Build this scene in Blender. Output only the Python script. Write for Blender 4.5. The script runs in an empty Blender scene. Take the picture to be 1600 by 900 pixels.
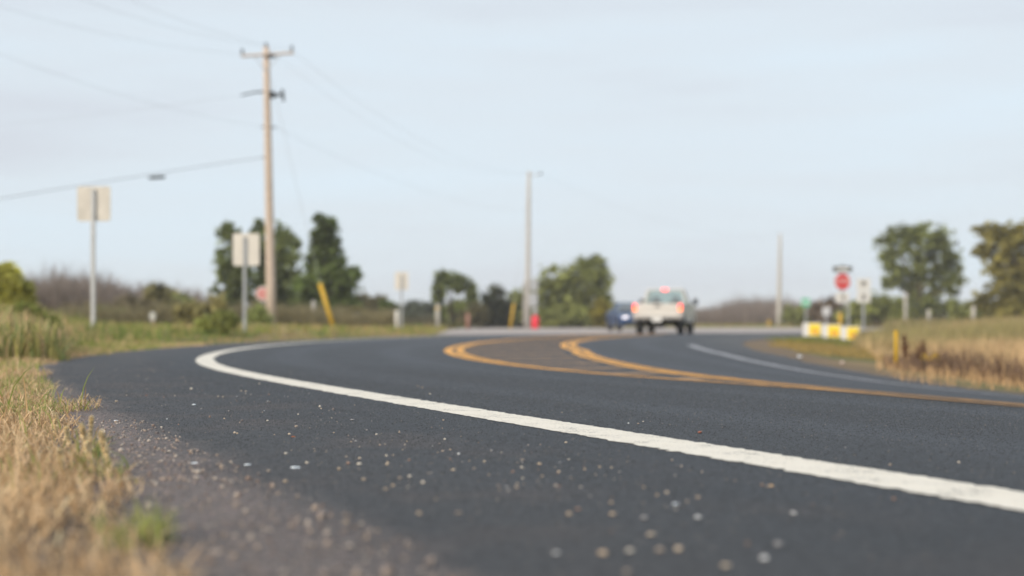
import bpy, bmesh, math, random
import numpy as np
from mathutils import Vector, Matrix
R = math.radians
rng = np.random.default_rng(7); random.seed(7)
sc = bpy.context.scene
COL = sc.collection

# ------------------------------------------------------------------ camera
CAM_H = .33
F = 2222.2; HY = 508.0                       # focal length and horizon in photo pixels (1600 wide)
cd = bpy.data.cameras.new('camera'); cam = bpy.data.objects.new('camera', cd); COL.objects.link(cam)
cam.location = (0, 0, CAM_H); cam.rotation_euler = (R(90), 0, 0)
cd.lens = 50; cd.sensor_width = 36; cd.shift_y = (HY-450)/1600
cd.clip_start = .05; cd.clip_end = 6000
cd.dof.use_dof = True; cd.dof.focus_distance = 4.9; cd.dof.aperture_fstop = 1.9
sc.camera = cam
# ------------------------------------------------------------------ sky and sun
SUN_EL, SUN_AZ = R(27), R(222)               # sun behind the camera, a little to the left
w = bpy.data.worlds.new('World'); sc.world = w; w.use_nodes = True
nt = w.node_tree; nt.nodes.clear(); N = nt.nodes.new; L = nt.links.new
out = N('ShaderNodeOutputWorld'); bg = N('ShaderNodeBackground'); bg.inputs[1].default_value = .1
sky = N('ShaderNodeTexSky'); sky.sky_type = 'NISHITA'; sky.sun_disc = False
sky.sun_elevation = SUN_EL; sky.sun_rotation = SUN_AZ; sky.dust_density = 2.5; sky.air_density = 1.0
tc = N('ShaderNodeTexCoord'); mp = N('ShaderNodeMapping'); mp.inputs['Scale'].default_value = (1.6, 1.6, 11)
no = N('ShaderNodeTexNoise'); no.inputs['Scale'].default_value = 1.3; no.inputs['Detail'].default_value = 5; no.inputs['Roughness'].default_value = .5
L(tc.outputs['Generated'], mp.inputs[0]); L(mp.outputs[0], no.inputs['Vector'])
cr = N('ShaderNodeValToRGB'); e = cr.color_ramp.elements
e[0].position = .34; e[0].color = (7.1, 7.6, 8.35, 1); e[1].position = .66; e[1].color = (7.75, 8.95, 9.9, 1)
m1 = e = cr.color_ramp.elements.new(.5); m1.color = (7.65, 8.5, 9.25, 1)
L(no.outputs[0], cr.inputs[0])
mx = N('ShaderNodeMix'); mx.data_type = 'RGBA'; mx.inputs[0].default_value = .93
L(sky.outputs[0], mx.inputs[6]); L(cr.outputs[0], mx.inputs[7]); L(mx.outputs[2], bg.inputs[0]); L(bg.outputs[0], out.inputs[0])
sd = bpy.data.lights.new('sun', 'SUN'); sun = bpy.data.objects.new('sun', sd); COL.objects.link(sun)
sd.energy = 2.9; sd.angle = R(11); sd.color = (1, .87, .71)
# direction towards the sun (azimuth measured from +Y clockwise)
tow = Vector((math.sin(SUN_AZ)*math.cos(SUN_EL), math.cos(SUN_AZ)*math.cos(SUN_EL), math.sin(SUN_EL)))
sun.rotation_euler = tow.to_track_quat('Z', 'Y').to_euler()
sc.view_settings.view_transform = 'Standard'; sc.view_settings.look = 'None'
sc.view_settings.exposure = 0; sc.view_settings.gamma = 1
sc.cycles.use_denoising = True
sc.cycles.max_bounces = 6; sc.cycles.volume_bounces = 2; sc.cycles.transparent_max_bounces = 8; sc.cycles.diffuse_bounces = 4
sc.cycles.sample_clamp_indirect = 6

# ------------------------------------------------------------------ materials
MATS = {}
def newmat(name):
    m = bpy.data.materials.new(name); m.use_nodes = True; MATS[name] = m
    return m, m.node_tree, m.node_tree.nodes['Principled BSDF']
def mat(name, col, rough=.6, metal=0, noise=.12, scale=8, bump=0, emit=None, estr=0, coat=0, spec=.5):
    if name in MATS: return MATS[name]
    m, t, b = newmat(name)
    b.inputs['Roughness'].default_value = rough; b.inputs['Metallic'].default_value = metal
    b.inputs['Coat Weight'].default_value = coat; b.inputs['Specular IOR Level'].default_value = spec
    n = t.nodes.new('ShaderNodeTexNoise'); n.inputs['Scale'].default_value = scale; n.inputs['Detail'].default_value = 6
    g = t.nodes.new('ShaderNodeTexCoord'); t.links.new(g.outputs['Object'], n.inputs['Vector'])
    r = t.nodes.new('ShaderNodeValToRGB'); c = Vector(col)
    r.color_ramp.elements[0].position = .3; r.color_ramp.elements[1].position = .7
    r.color_ramp.elements[0].color = (*(c*(1-noise)), 1); r.color_ramp.elements[1].color = (*(c*(1+noise)), 1)
    t.links.new(n.outputs[0], r.inputs[0]); t.links.new(r.outputs[0], b.inputs['Base Color'])
    if bump:
        bp = t.nodes.new('ShaderNodeBump'); bp.inputs['Strength'].default_value = bump; bp.inputs['Distance'].default_value = .01
        t.links.new(n.outputs[0], bp.inputs['Height']); t.links.new(bp.outputs[0], b.inputs['Normal'])
    if emit:
        b.inputs['Emission Color'].default_value = (*emit, 1); b.inputs['Emission Strength'].default_value = estr
    return m
def veg_mat(name, trans=.3, rough=.65):
    m, t, b = newmat(name)
    a = t.nodes.new('ShaderNodeAttribute'); a.attribute_name = 'col'
    b.inputs['Roughness'].default_value = rough; b.inputs['Specular IOR Level'].default_value = .25
    t.links.new(a.outputs['Color'], b.inputs['Base Color'])
    tr = t.nodes.new('ShaderNodeBsdfTranslucent'); mxs = t.nodes.new('ShaderNodeMixShader'); mxs.inputs[0].default_value = trans
    t.links.new(a.outputs['Color'], tr.inputs[0]); t.links.new(b.outputs[0], mxs.inputs[1]); t.links.new(tr.outputs[0], mxs.inputs[2])
    t.links.new(mxs.outputs[0], t.nodes['Material Output'].inputs[0])
    return m
def glass_mat(name, tint, alpha):
    m, t, b = newmat(name)
    b.inputs['Base Color'].default_value = (*tint, 1); b.inputs['Roughness'].default_value = .05
    tr = t.nodes.new('ShaderNodeBsdfTransparent'); tr.inputs[0].default_value = (*[.5+.5*c for c in tint], 1)
    gl = t.nodes.new('ShaderNodeBsdfGlossy'); gl.inputs['Roughness'].default_value = .05
    fr = t.nodes.new('ShaderNodeMixShader'); fr.inputs[0].default_value = 1-alpha
    t.links.new(tr.outputs[0], fr.inputs[1]); t.links.new(gl.outputs[0], fr.inputs[2])
    t.links.new(fr.outputs[0], t.nodes['Material Output'].inputs[0])
    return m
VEG = veg_mat('foliage', .48); GRASSM = veg_mat('grass_blades', .25, .6)
BARK = mat('bark', (.11, .085, .065), .9, scale=14, noise=.3, bump=.6)
WOODPOLE = mat('weathered_pole_wood', (.60, .48, .39), .85, scale=6, noise=.12, bump=.4)
GREYPOLE = mat('grey_pole_wood', (.50, .47, .43), .85, scale=6, noise=.12, bump=.4)
GALV = mat('galvanized_steel', (.46, .47, .48), .5, .45, scale=20)
ALU = mat('bare_aluminium_back', (.82, .76, .67), .5, .2, scale=5, noise=.06)
ALU2 = mat('dull_aluminium_back', (.56, .53, .48), .5, .35, scale=4, noise=.14)
DARKM = mat('dark_metal', (.05, .055, .06), .5, .6)
WIREM = mat('wire', (.30, .31, .32), .6)
RUBBER = mat('rubber', (.02, .02, .02), .85, bump=.2)
BLACKP = mat('black_plastic', (.025, .025, .027), .6)
YELLOWP = mat('yellow_plastic', (.62, .38, .02), .5, noise=.1)
WHITEP = mat('white_plastic', (.78, .77, .74), .45, noise=.04)

# ------------------------------------------------------------------ object helpers
def tag(o, label=None, cat=None, group=None, kind=None):
    if label: o['label'] = label
    if cat: o['category'] = cat
    if group: o['group'] = group
    if kind: o['kind'] = kind
    return o
def empty(name, loc, rz=0, **k):
    o = bpy.data.objects.new(name, None); COL.objects.link(o); o.location = loc; o.rotation_euler = (0, 0, rz)
    o.empty_display_size = .2
    return tag(o, **k)
class MB:
    def __init__(s): s.v = []; s.f = []
    def add(s, vs, fs):
        b = len(s.v); s.v += [tuple(p) for p in vs]; s.f += [tuple(i+b for i in q) for q in fs]; return s
    def box(s, c, d, rz=0, rx=0, ry=0):
        M = Matrix.Translation(c) @ Matrix.Rotation(rz, 4, 'Z') @ Matrix.Rotation(ry, 4, 'Y') @ Matrix.Rotation(rx, 4, 'X')
        h = [x/2 for x in d]
        vs = [M @ Vector((a*h[0], b*h[1], e*h[2])) for a in (-1, 1) for b in (-1, 1) for e in (-1, 1)]
        return s.add(vs, [(0, 1, 3, 2), (4, 6, 7, 5), (0, 4, 5, 1), (2, 3, 7, 6), (0, 2, 6, 4), (1, 5, 7, 3)])
    def tube(s, pts, rad, n=8, cap=True):
        pts = [Vector(p) for p in pts]
        if not hasattr(rad, '__len__'): rad = [rad]*len(pts)
        vs = []; fs = []
        for i, p in enumerate(pts):
            t = (pts[min(i+1, len(pts)-1)]-pts[max(i-1, 0)]).normalized()
            u = t.cross(Vector((0, 0, 1)) if abs(t.z) < .9 else Vector((1, 0, 0))).normalized(); q = t.cross(u)
            for k in range(n):
                a = 2*math.pi*k/n; vs.append(p+(u*math.cos(a)+q*math.sin(a))*rad[i])
        for i in range(len(pts)-1):
            for k in range(n):
                fs.append((i*n+k, i*n+(k+1) % n, (i+1)*n+(k+1) % n, (i+1)*n+k))
        if cap: fs += [tuple(range(n))[::-1], tuple((len(pts)-1)*n+k for k in range(n))]
        return s.add(vs, fs)
    def prism(s, poly, a, b, axis='y'):      # poly of (x,z) extruded along y; axis 'x': poly of (y,z) along x; 'z': poly (x,y)
        n = len(poly)
        def P(p, t): return {'y': (p[0], t, p[1]), 'x': (t, p[0], p[1]), 'z': (p[0], p[1], t)}[axis]
        vs = [P(p, a) for p in poly]+[P(p, b) for p in poly]
        fs = [(i, (i+1) % n, (i+1) % n+n, i+n) for i in range(n)]+[tuple(range(n))[::-1], tuple(range(n, 2*n))]
        return s.add(vs, fs)
    def hexa(s, lo, hi):                     # two quads of four points each
        return s.add(list(lo)+list(hi), [(3, 2, 1, 0), (4, 5, 6, 7), (0, 1, 5, 4), (1, 2, 6, 5), (2, 3, 7, 6), (3, 0, 4, 7)])
    def lathe(s, prof, n=16, c=(0, 0, 0), axis='z'):
        vs = []; fs = []
        for r, h in prof:
            for k in range(n):
                a = 2*math.pi*k/n; x, y = r*math.cos(a), r*math.sin(a)
                vs.append((c[0]+x, c[1]+y, c[2]+h) if axis == 'z' else (c[0]+x, c[1]+h, c[2]+y))
        for i in range(len(prof)-1):
            for k in range(n): fs.append((i*n+k, i*n+(k+1) % n, (i+1)*n+(k+1) % n, (i+1)*n+k))
        fs += [tuple(range(n))[::-1], tuple((len(prof)-1)*n+k for k in range(n))]
        return s.add(vs, fs)
    def build(s, name, m, parent=None, bevel=0, seg=2, smooth=False, loc=None, rz=None):
        me = bpy.data.meshes.new(name); me.from_pydata(s.v, [], s.f)
        bm = bmesh.new(); bm.from_mesh(me); bmesh.ops.recalc_face_normals(bm, faces=bm.faces); bm.to_mesh(me); bm.free()
        me.materials.append(m)
        o = bpy.data.objects.new(name, me); COL.objects.link(o)
        if parent: o.parent = parent
        if loc: o.location = loc
        if rz is not None: o.rotation_euler = (0, 0, rz)
        if bevel:
            b = o.modifiers.new('bevel', 'BEVEL'); b.width = bevel; b.segments = seg; b.limit_method = 'ANGLE'
        if smooth or bevel:
            for p in me.polygons: p.use_smooth = True
            if bevel:
                for p in me.polygons: p.use_smooth = False
        return o
def npmesh(name, V, loops, sizes, m, parent=None, col=None, extra=None, smooth=False):
    me = bpy.data.meshes.new(name); V = np.ascontiguousarray(V, 'f4')
    me.vertices.add(len(V)); me.vertices.foreach_set('co', V.ravel())
    loops = np.ascontiguousarray(loops, 'i4').ravel(); sizes = np.ascontiguousarray(sizes, 'i4')
    me.loops.add(len(loops)); me.loops.foreach_set('vertex_index', loops)
    me.polygons.add(len(sizes)); st = np.r_[0, np.cumsum(sizes)[:-1]].astype('i4')
    me.polygons.foreach_set('loop_start', st); me.polygons.foreach_set('loop_total', sizes)
    if smooth: me.polygons.foreach_set('use_smooth', np.ones(len(sizes), bool))
    me.update(calc_edges=True)
    if col is not None:
        a = me.attributes.new('col', 'FLOAT_COLOR', 'POINT'); c4 = np.ones((len(V), 4), 'f4'); c4[:, :3] = col
        a.data.foreach_set('color', c4.ravel())
    for k, v in (extra or {}).items():
        a = me.attributes.new(k, 'FLOAT', 'POINT'); a.data.foreach_set('value', np.ascontiguousarray(v, 'f4'))
    me.materials.append(m)
    o = bpy.data.objects.new(name, me); COL.objects.link(o)
    if parent: o.parent = parent
    return o
def grid_mesh(name, X, Y, Z, m, **k):        # 2-D arrays
    a, b = X.shape; idx = np.arange(a*b).reshape(a, b)
    q = np.stack([idx[:-1, :-1], idx[:-1, 1:], idx[1:, 1:], idx[1:, :-1]], -1).reshape(-1, 4)
    V = np.stack([X.ravel(), Y.ravel(), Z.ravel()], -1)
    p = V[q[:, 1]]-V[q[:, 0]]; r = V[q[:, 3]]-V[q[:, 0]]
    if np.cross(p, r)[:, 2].mean() < 0: q = q[:, ::-1]
    return npmesh(name, V, q, np.full(len(q), 4), m, **k)

# ------------------------------------------------------------------ road alignment (plan curve of the near white edge line)
KK = np.array([(-60, -24), (-20, -23), (5, -22), (8, -19.5), (12, -11), (16, -6), (20, -2), (26, 2.5), (33, 8), (40, 12), (52, 17), (70, 24), (100, 30)], float)
SS = np.arange(-60, 110, .05)
HD = np.radians(np.interp(SS, KK[:, 0], KK[:, 1])); HD = np.convolve(np.pad(HD, 40, 'edge'), np.ones(81)/81, 'valid')
CX = np.cumsum(np.sin(HD))*.05; CY = np.cumsum(np.cos(HD))*.05
i0 = np.argmin(abs(SS)); CX += .96-CX[i0]; CY += 2.66-CY[i0]
NX, NY = np.cos(HD), -np.sin(HD)
def sd2xy(s, d):
    return np.interp(s, SS, CX)+d*np.interp(s, SS, NX), np.interp(s, SS, CY)+d*np.interp(s, SS, NY)
cs, cx, cy, cnx, cny = [a[::8] for a in (SS, CX, CY, NX, NY)]
def xy2sd(X, Y):
    X = np.asarray(X, float); Y = np.asarray(Y, float); sh = X.shape; x = X.ravel(); y = Y.ravel()
    S = np.empty_like(x); D = np.empty_like(x)
    for i in range(0, len(x), 20000):
        a = x[i:i+20000, None]; b = y[i:i+20000, None]
        j = ((a-cx)**2+(b-cy)**2).argmin(1)
        dx = a[:, 0]-cx[j]; dy = b[:, 0]-cy[j]
        S[i:i+20000] = cs[j]+(dy*cnx[j]-dx*cny[j]); D[i:i+20000] = dx*cnx[j]+dy*cny[j]
    return S.reshape(sh), D.reshape(sh)
def sm(x, a, b):
    t = np.clip((x-a)/(b-a), 0, 1); return t*t*(3-2*t)
def dr(s): return np.interp(s, [0, 15, 22, 28, 36, 46, 60], [7.9, 8.0, 8.2, 8.5, 9.1, 11.5, 16])
def dl(s): return np.interp(s, [-3, -1, .5, 3, 5, 12, 18, 26, 32, 45], [-1.82, -1.73, -1.62, -1.46, -1.37, -1.28, -1.16, -1.1, -.92, -.85])
def road_z(s, d):
    za = np.interp(s, [0, 8, 25, 40, 50], [-.035, -.058, -.06, -.03, 0])
    zb = np.interp(s, [5, 10, 14, 20, 30, 40, 50], [-.150, -.128, -.09, -.055, -.045, -.02, 0])
    zc = np.interp(s, [7, 10, 12, 14, 16, 18, 20, 25, 30, 40, 50], [-.335, -.30, -.275, -.24, -.2, -.165, -.125, -.075, -.05, -.02, 0])
    ze = zc+(zc-zb)/2.55*1.6
    zk = za-np.interp(s, [8, 14, 25], [.03, .016, .0])
    kc = np.interp(s, [2.8, 5.0], [.03, 0]); zk = zk-kc
    z = np.where(d < 0, 0, np.where(d < 2.55, za*d/2.98, np.where(d < 2.98, za*2.55/2.98+(za*.43/2.98-kc)*(d-2.55)/.43, np.where(d < 3.2, za-kc+(zk-za)*(d-2.98)/.22, np.where(d < 4.45, zk+(zb-zk)*(d-3.2)/1.25,
        np.where(d < 7, zb+(zc-zb)*(d-4.45)/2.55, zc+(ze-zc)*np.clip((d-7)/1.6, 0, 1)))))))
    return z
def H(X, Y, sdv=None):
    s, d = xy2sd(X, Y) if sdv is None else sdv
    D = dr(s); E_ = dl(s)
    zr = road_z(s, np.clip(d, -2, D))
    v = np.interp(s, [6, 13, 20, 30, 60], [.0, .10, .16, .19, .12])
    zl = v*sm(-d, .15-E_, 2.6-E_)
    fld = np.interp(s, [0, 14, 20, 28, 40, 55], [-.62, -.55, -.42, -.28, -.13, .02])
    t = sm(d, D+.1, D+3.5)
    z = np.where(d < E_-.1, zl, np.where(d > D, zr*(1-t)+fld*t, zr))
    far = np.interp(Y, [45, 62, 110, 200], [0, 0, .12, .15])
    k = sm(Y, 42, 60)
    return z*(1-k)+far*k
LXB = np.array([-3.6, -3.1, -2.6, 2, 11.5, 16, 24, 40, 60, 90.]); LYB = np.array([84, 62, 46, 49.5, 59, 68, 86, 100, 106, 108.])
def light_y(x): return np.interp(x, LXB, LYB)
def in_light(X, Y, g=0): return (X > -3.6-g) & (X < 90) & (Y > light_y(X)-g) & (Y < 112+g)
def gh(x, y):
    return float(H(np.array([x]), np.array([y]))[0])
def at(px, Y): return (px-800)/F*Y
def zat(py, Y): return CAM_H+(HY-py)*Y/F
nz_ = [(rng.uniform(0, 6.28), rng.uniform(0, 6.28), rng.normal(0, 1, 2)) for _ in range(14)]
def wob(x, y, sc_=1.0):                      # cheap smooth noise in -1..1
    t = 0
    for a, b, k in nz_: t = t+np.sin(k[0]*x*sc_+k[1]*y*sc_+a)
    return t/3.8

# ------------------------------------------------------------------ road materials
def asphalt_mat():
    m, t, b = newmat('asphalt'); n = t.nodes; l = t.links
    def tex(scale, det=4, rough=.6, vec=None, kind='ShaderNodeTexNoise'):
        x = n.new(kind); x.inputs['Scale'].default_value = scale
        if kind == 'ShaderNodeTexNoise': x.inputs['Detail'].default_value = det; x.inputs['Roughness'].default_value = rough
        l.new(vec or g.outputs['Object'], x.inputs['Vector']); return x
    def math_(op, a, b_=None, c=None):
        x = n.new('ShaderNodeMath'); x.operation = op
        for i, v in enumerate((a, b_, c)):
            if v is None: continue
            if isinstance(v, (int, float)): x.inputs[i].default_value = v
            else: l.new(v, x.inputs[i])
        return x.outputs[0]
    def ramp(v, stops):
        x = n.new('ShaderNodeValToRGB'); x.color_ramp.elements[0].position, x.color_ramp.elements[0].color = stops[0][0], (*stops[0][1], 1)
        x.color_ramp.elements[1].position, x.color_ramp.elements[1].color = stops[-1][0], (*stops[-1][1], 1)
        for p, c in stops[1:-1]: e = x.color_ramp.elements.new(p); e.color = (*c, 1)
        l.new(v, x.inputs[0]); return x.outputs[0]
    def mix(f_, a, c, mode='MIX'):
        x = n.new('ShaderNodeMix'); x.data_type = 'RGBA'; x.blend_type = mode
        for i, v in ((0, f_), (6, a), (7, c)):
            if isinstance(v, (int, float)): x.inputs[i].default_value = v
            elif isinstance(v, tuple): x.inputs[i].default_value = (*v, 1)
            else: l.new(v, x.inputs[i])
        return x.outputs[2]
    g = n.new('ShaderNodeTexCoord')
    at_ = n.new('ShaderNodeAttribute'); at_.attribute_name = 'dd'; d = at_.outputs['Fac']
    as_ = n.new('ShaderNodeAttribute'); as_.attribute_name = 'ss'; s_ = as_.outputs['Fac']
    cmb = n.new('ShaderNodeCombineXYZ'); l.new(math_('MULTIPLY', s_, .12), cmb.inputs[0]); l.new(d, cmb.inputs[1])
    grain = tex(420, 2, .7); vor = tex(115, kind='ShaderNodeTexVoronoi'); vor2 = tex(75, kind='ShaderNodeTexVoronoi')
    big = tex(1.3, 5, .6); streak = tex(2.6, 4, .6, cmb.outputs[0])
    base = ramp(grain.outputs[0], [(.34, (.010, .011, .014)), (.52, (.025, .028, .035)), (.68, (.080, .084, .098))])
    chips = ramp(vor.outputs['Color'], [(.72, (0, 0, 0)), (.92, (.8, .8, .8))])
    base = mix(chips, base, (.095, .093, .092))
    base = mix(math_('MULTIPLY', ramp(streak.outputs[0], [(.35, (0, 0, 0)), (.7, (1, 1, 1))]), .35), base, (.055, .064, .084))
    base = mix(math_('MULTIPLY', ramp(big.outputs[0], [(.35, (0, 0, 0)), (.75, (1, 1, 1))]), .3), base, (.042, .047, .056))
    # dusty pinkish grit washed over the broken asphalt edge
    wn = tex(2.2, 6, .62); fine = tex(60, 4, .75)
    dn = math_('ADD', d, math_('ADD', math_('MULTIPLY', math_('SUBTRACT', wn.outputs[0], .5), -.34), math_('MULTIPLY', math_('SUBTRACT', fine.outputs[0], .5), -.18)))
    near = ramp(math_('MULTIPLY_ADD', dn, -1, 0), [(1.02, (0, 0, 0)), (1.38, (1, 1, 1))]) if False else None
    dust = n.new('ShaderNodeMapRange'); l.new(dn, dust.inputs[0])
    dust.inputs[1].default_value = -1.17; dust.inputs[2].default_value = -1.36; dust.inputs[3].default_value = 0; dust.inputs[4].default_value = .96
    gravel = ramp(fine.outputs[0], [(.3, (.085, .066, .058)), (.5, (.20, .158, .143)), (.72, (.39, .31, .28))])
    base = mix(dust.outputs[0], base, gravel)
    # thin dust film along the shoulder
    film = n.new('ShaderNodeMapRange'); l.new(dn, film.inputs[0])
    film.inputs[1].default_value = -.45; film.inputs[2].default_value = -.95; film.inputs[4].default_value = .16
    base = mix(film.outputs[0], base, (.13, .115, .105))
    # polished wheel paths
    for pos in (.85, 2.15, 5.1, 6.4):
        q = math_('ABSOLUTE', math_('SUBTRACT', math_('ADD', d, math_('MULTIPLY', math_('SUBTRACT', streak.outputs[0], .5), .5)), pos))
        mr = n.new('ShaderNodeMapRange'); l.new(q, mr.inputs[0]); mr.inputs[1].default_value = .34; mr.inputs[2].default_value = .05; mr.interpolation_type = 'SMOOTHSTEP'
        base = mix(math_('MULTIPLY', mr.outputs[0], .42), base, (.072, .080, .100))
    # brownish stains along the shoulder
    st = tex(1.7, 4, .55); gate = n.new('ShaderNodeMapRange'); l.new(dn, gate.inputs[0]); gate.inputs[1].default_value = -.2; gate.inputs[2].default_value = -.6
    base = mix(math_('MULTIPLY', math_('MULTIPLY', ramp(st.outputs[0], [(.48, (0, 0, 0)), (.62, (1, 1, 1))]), gate.outputs[0]), .45), base, (.095, .072, .066))
    # right shoulder dust
    film2 = n.new('ShaderNodeMapRange'); l.new(dn, film2.inputs[0])
    film2.inputs[1].default_value = 7.3; film2.inputs[2].default_value = 8.4; film2.inputs[4].default_value = .35
    base = mix(film2.outputs[0], base, (.13, .118, .108))
    # paving seams and a fine crack that wander along the road
    def seam(pos, wid, amp, stren, base):
        q = math_('ABSOLUTE', math_('SUBTRACT', math_('ADD', d, math_('MULTIPLY', math_('SUBTRACT', streak.outputs[0], .5), amp)), pos))
        mr = n.new('ShaderNodeMapRange'); l.new(q, mr.inputs[0]); mr.inputs[1].default_value = wid; mr.inputs[2].default_value = 0
        gate = ramp(wn.outputs[0], [(.42, (0, 0, 0)), (.6, (1, 1, 1))])
        return mix(math_('MULTIPLY', math_('MULTIPLY', mr.outputs[0], stren), gate), base, (.018, .018, .02))
    base = seam(-.42, .03, .3, .6, base); base = seam(2.35, .03, .2, .7, base); base = seam(2.0, .02, .3, .5, base)
    cg = tex(38, 8, .85); base = mix(1.0, base, ramp(cg.outputs[0], [(.36, (.45, .45, .46)), (.5, (1, 1, 1)), (.66, (1.9, 1.9, 1.88))]), 'MULTIPLY')
    l.new(base, b.inputs['Base Color'])
    b.inputs['Roughness'].default_value = .58; b.inputs['Specular IOR Level'].default_value = .42
    h = math_('ADD', math_('MULTIPLY', vor.outputs['Distance'], .9), math_('MULTIPLY', grain.outputs[0], .7))
    h = math_('ADD', h, math_('MULTIPLY', vor2.outputs['Distance'], .6)); h = math_('ADD', h, math_('MULTIPLY', cg.outputs[0], 1.5))
    bp = n.new('ShaderNodeBump'); bp.inputs['Strength'].default_value = 1; bp.inputs['Distance'].default_value = .008
    l.new(h, bp.inputs['Height']); l.new(bp.outputs[0], b.inputs['Normal'])
    return m
def paint_mat(name, col, wear, fade=0):
    m, t, b = newmat(name); n = t.nodes; l = t.links; g = n.new('ShaderNodeTexCoord')
    a = n.new('ShaderNodeTexNoise'); a.inputs['Scale'].default_value = 170; a.inputs['Detail'].default_value = 3; l.new(g.outputs['Object'], a.inputs[0])
    c = n.new('ShaderNodeTexNoise'); c.inputs['Scale'].default_value = 7; c.inputs['Detail'].default_value = 8; c.inputs['Roughness'].default_value = .7; l.new(g.outputs['Object'], c.inputs[0])
    ad = n.new('ShaderNodeMath'); ad.operation = 'MULTIPLY_ADD'; l.new(a.outputs[0], ad.inputs[0]); ad.inputs[1].default_value = .9; l.new(c.outputs[0], ad.inputs[2])
    sa = n.new('ShaderNodeAttribute'); sa.attribute_name = 'ss'; mr = n.new('ShaderNodeMapRange'); l.new(sa.outputs['Fac'], mr.inputs[0])
    mr.inputs[1].default_value = 2.5; mr.inputs[2].default_value = 9; mr.inputs[3].default_value = -fade; mr.inputs[4].default_value = 0
    a2 = n.new('ShaderNodeMath'); a2.operation = 'ADD'; l.new(ad.outputs[0], a2.inputs[0]); l.new(mr.outputs[0], a2.inputs[1])
    r = n.new('ShaderNodeValToRGB'); l.new(a2.outputs[0], r.inputs[0])
    C = Vector(col); r.color_ramp.elements[0].position = wear; r.color_ramp.elements[0].color = (*(C*.25+Vector((.04, .04, .04))), 1)
    r.color_ramp.elements[1].position = wear+.14; r.color_ramp.elements[1].color = (*C, 1)
    e = r.color_ramp.elements.new(wear+.07); e.color = (*(C*.85), 1)
    l.new(r.outputs[0], b.inputs['Base Color']); b.inputs['Roughness'].default_value = .7
    v = n.new('ShaderNodeTexVoronoi'); v.inputs['Scale'].default_value = 130; l.new(g.outputs['Object'], v.inputs[0])
    bp = n.new('ShaderNodeBump'); bp.inputs['Strength'].default_value = .6; bp.inputs['Distance'].default_value = .003
    l.new(v.outputs['Distance'], bp.inputs['Height']); l.new(bp.outputs[0], b.inputs['Normal'])
    return m
ASPH = asphalt_mat()
WHITELINE = paint_mat('white_road_paint', (.80, .74, .64), .76)
OLDWHITE = paint_mat('worn_white_road_paint', (.40, .40, .43), .84)
YELLOWLINE = paint_mat('yellow_road_paint', (.95, .46, .085), .855, .30)
OLDYELLOW = paint_mat('faded_yellow_hatch_paint', (.46, .27, .13), .86)

# ------------------------------------------------------------------ ground, road and markings
def ground():
    m, t, b = newmat('ground_soil'); n = t.nodes; l = t.links
    a = n.new('ShaderNodeAttribute'); a.attribute_name = 'col'; g = n.new('ShaderNodeTexCoord')
    x = n.new('ShaderNodeTexNoise'); x.inputs['Scale'].default_value = 45; x.inputs['Detail'].default_value = 8; x.inputs['Roughness'].default_value = .75; l.new(g.outputs['Object'], x.inputs[0])
    r = n.new('ShaderNodeValToRGB'); r.color_ramp.elements[0].position = .3; r.color_ramp.elements[0].color = (.5, .5, .5, 1)
    r.color_ramp.elements[1].position = .7; r.color_ramp.elements[1].color = (1.35, 1.35, 1.35, 1); l.new(x.outputs[0], r.inputs[0])
    mm = n.new('ShaderNodeMix'); mm.data_type = 'RGBA'; mm.blend_type = 'MULTIPLY'; mm.inputs[0].default_value = 1
    l.new(a.outputs['Color'], mm.inputs[6]); l.new(r.outputs[0], mm.inputs[7]); l.new(mm.outputs[2], b.inputs['Base Color'])
    b.inputs['Roughness'].default_value = .95; b.inputs['Specular IOR Level'].default_value = .2
    bp = n.new('ShaderNodeBump'); bp.inputs['Distance'].default_value = .012; l.new(x.outputs[0], bp.inputs['Height']); l.new(bp.outputs[0], b.inputs['Normal'])
    xs = np.r_[-3000, -1200, -500, -250, -140, -90, np.arange(-60, -20, 4), np.arange(-20, -6, .5), np.arange(-6, 2, .12), np.arange(2, 20, .4), np.arange(20, 60, 3), 70, 90, 140, 250, 500, 1200, 3000]
    ys = np.r_[-600, -200, -80, -40, np.arange(-20, 0, 2), np.arange(0, 14, .14), np.arange(14, 60, .5), np.arange(60, 130, 3), 150, 180, 220, 300, 450, 800, 1600, 4000]
    Y, X = np.meshgrid(ys, xs, indexing='ij')
    s, d = xy2sd(X, Y); Z = H(X, Y, (s, d)); D = dr(s)
    road = (d > dl(s)-.04) & (d < D-.1) & (s > -58) & (s < 66) & (Y < 75)
    Z = np.where(road, Z-.05, Z-.012*sm(-d, 1.5, 1.7)*0-.008)
    Z = np.where(in_light(X, Y, -.3), Z-.06, Z)
    nn = wob(X, Y, .7)[..., None]; n2 = wob(X+50, Y, 2.2)[..., None]
    dry = np.array([.30, .215, .115]); green = np.array([.12, .145, .045]); dirt = np.array([.20, .16, .135]); brown = np.array([.17, .125, .085])
    gw = np.clip(.45+.35*nn+.3*n2, 0, 1)*np.where(Y < 9, .35, 1)[..., None]
    C = dry*(1-gw)+green*gw
    gr = np.where(d < 0, sm(d-dl(s), -.35, -.12)*np.where(s < 9, 1, .6), 1-sm(d, D+np.interp(s, [10, 24, 30, 40], [.15, .8, 2.6, 3.0])*.7, D+np.interp(s, [10, 24, 30, 40], [.3, 1.2, 3.2, 3.6])))[..., None]
    gr = np.clip(gr+.12*n2*(gr > .02), 0, 1)
    C = C*(1-gr)+np.where((d < 0)[..., None], dirt, brown*1.25)*gr
    o = grid_mesh('ground', X, Y, Z, m, col=C.reshape(-1, 3), smooth=True)
    tag(o, 'dry grassy verge ground with bare grit beside the road', kind='structure')
ground()
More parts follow.
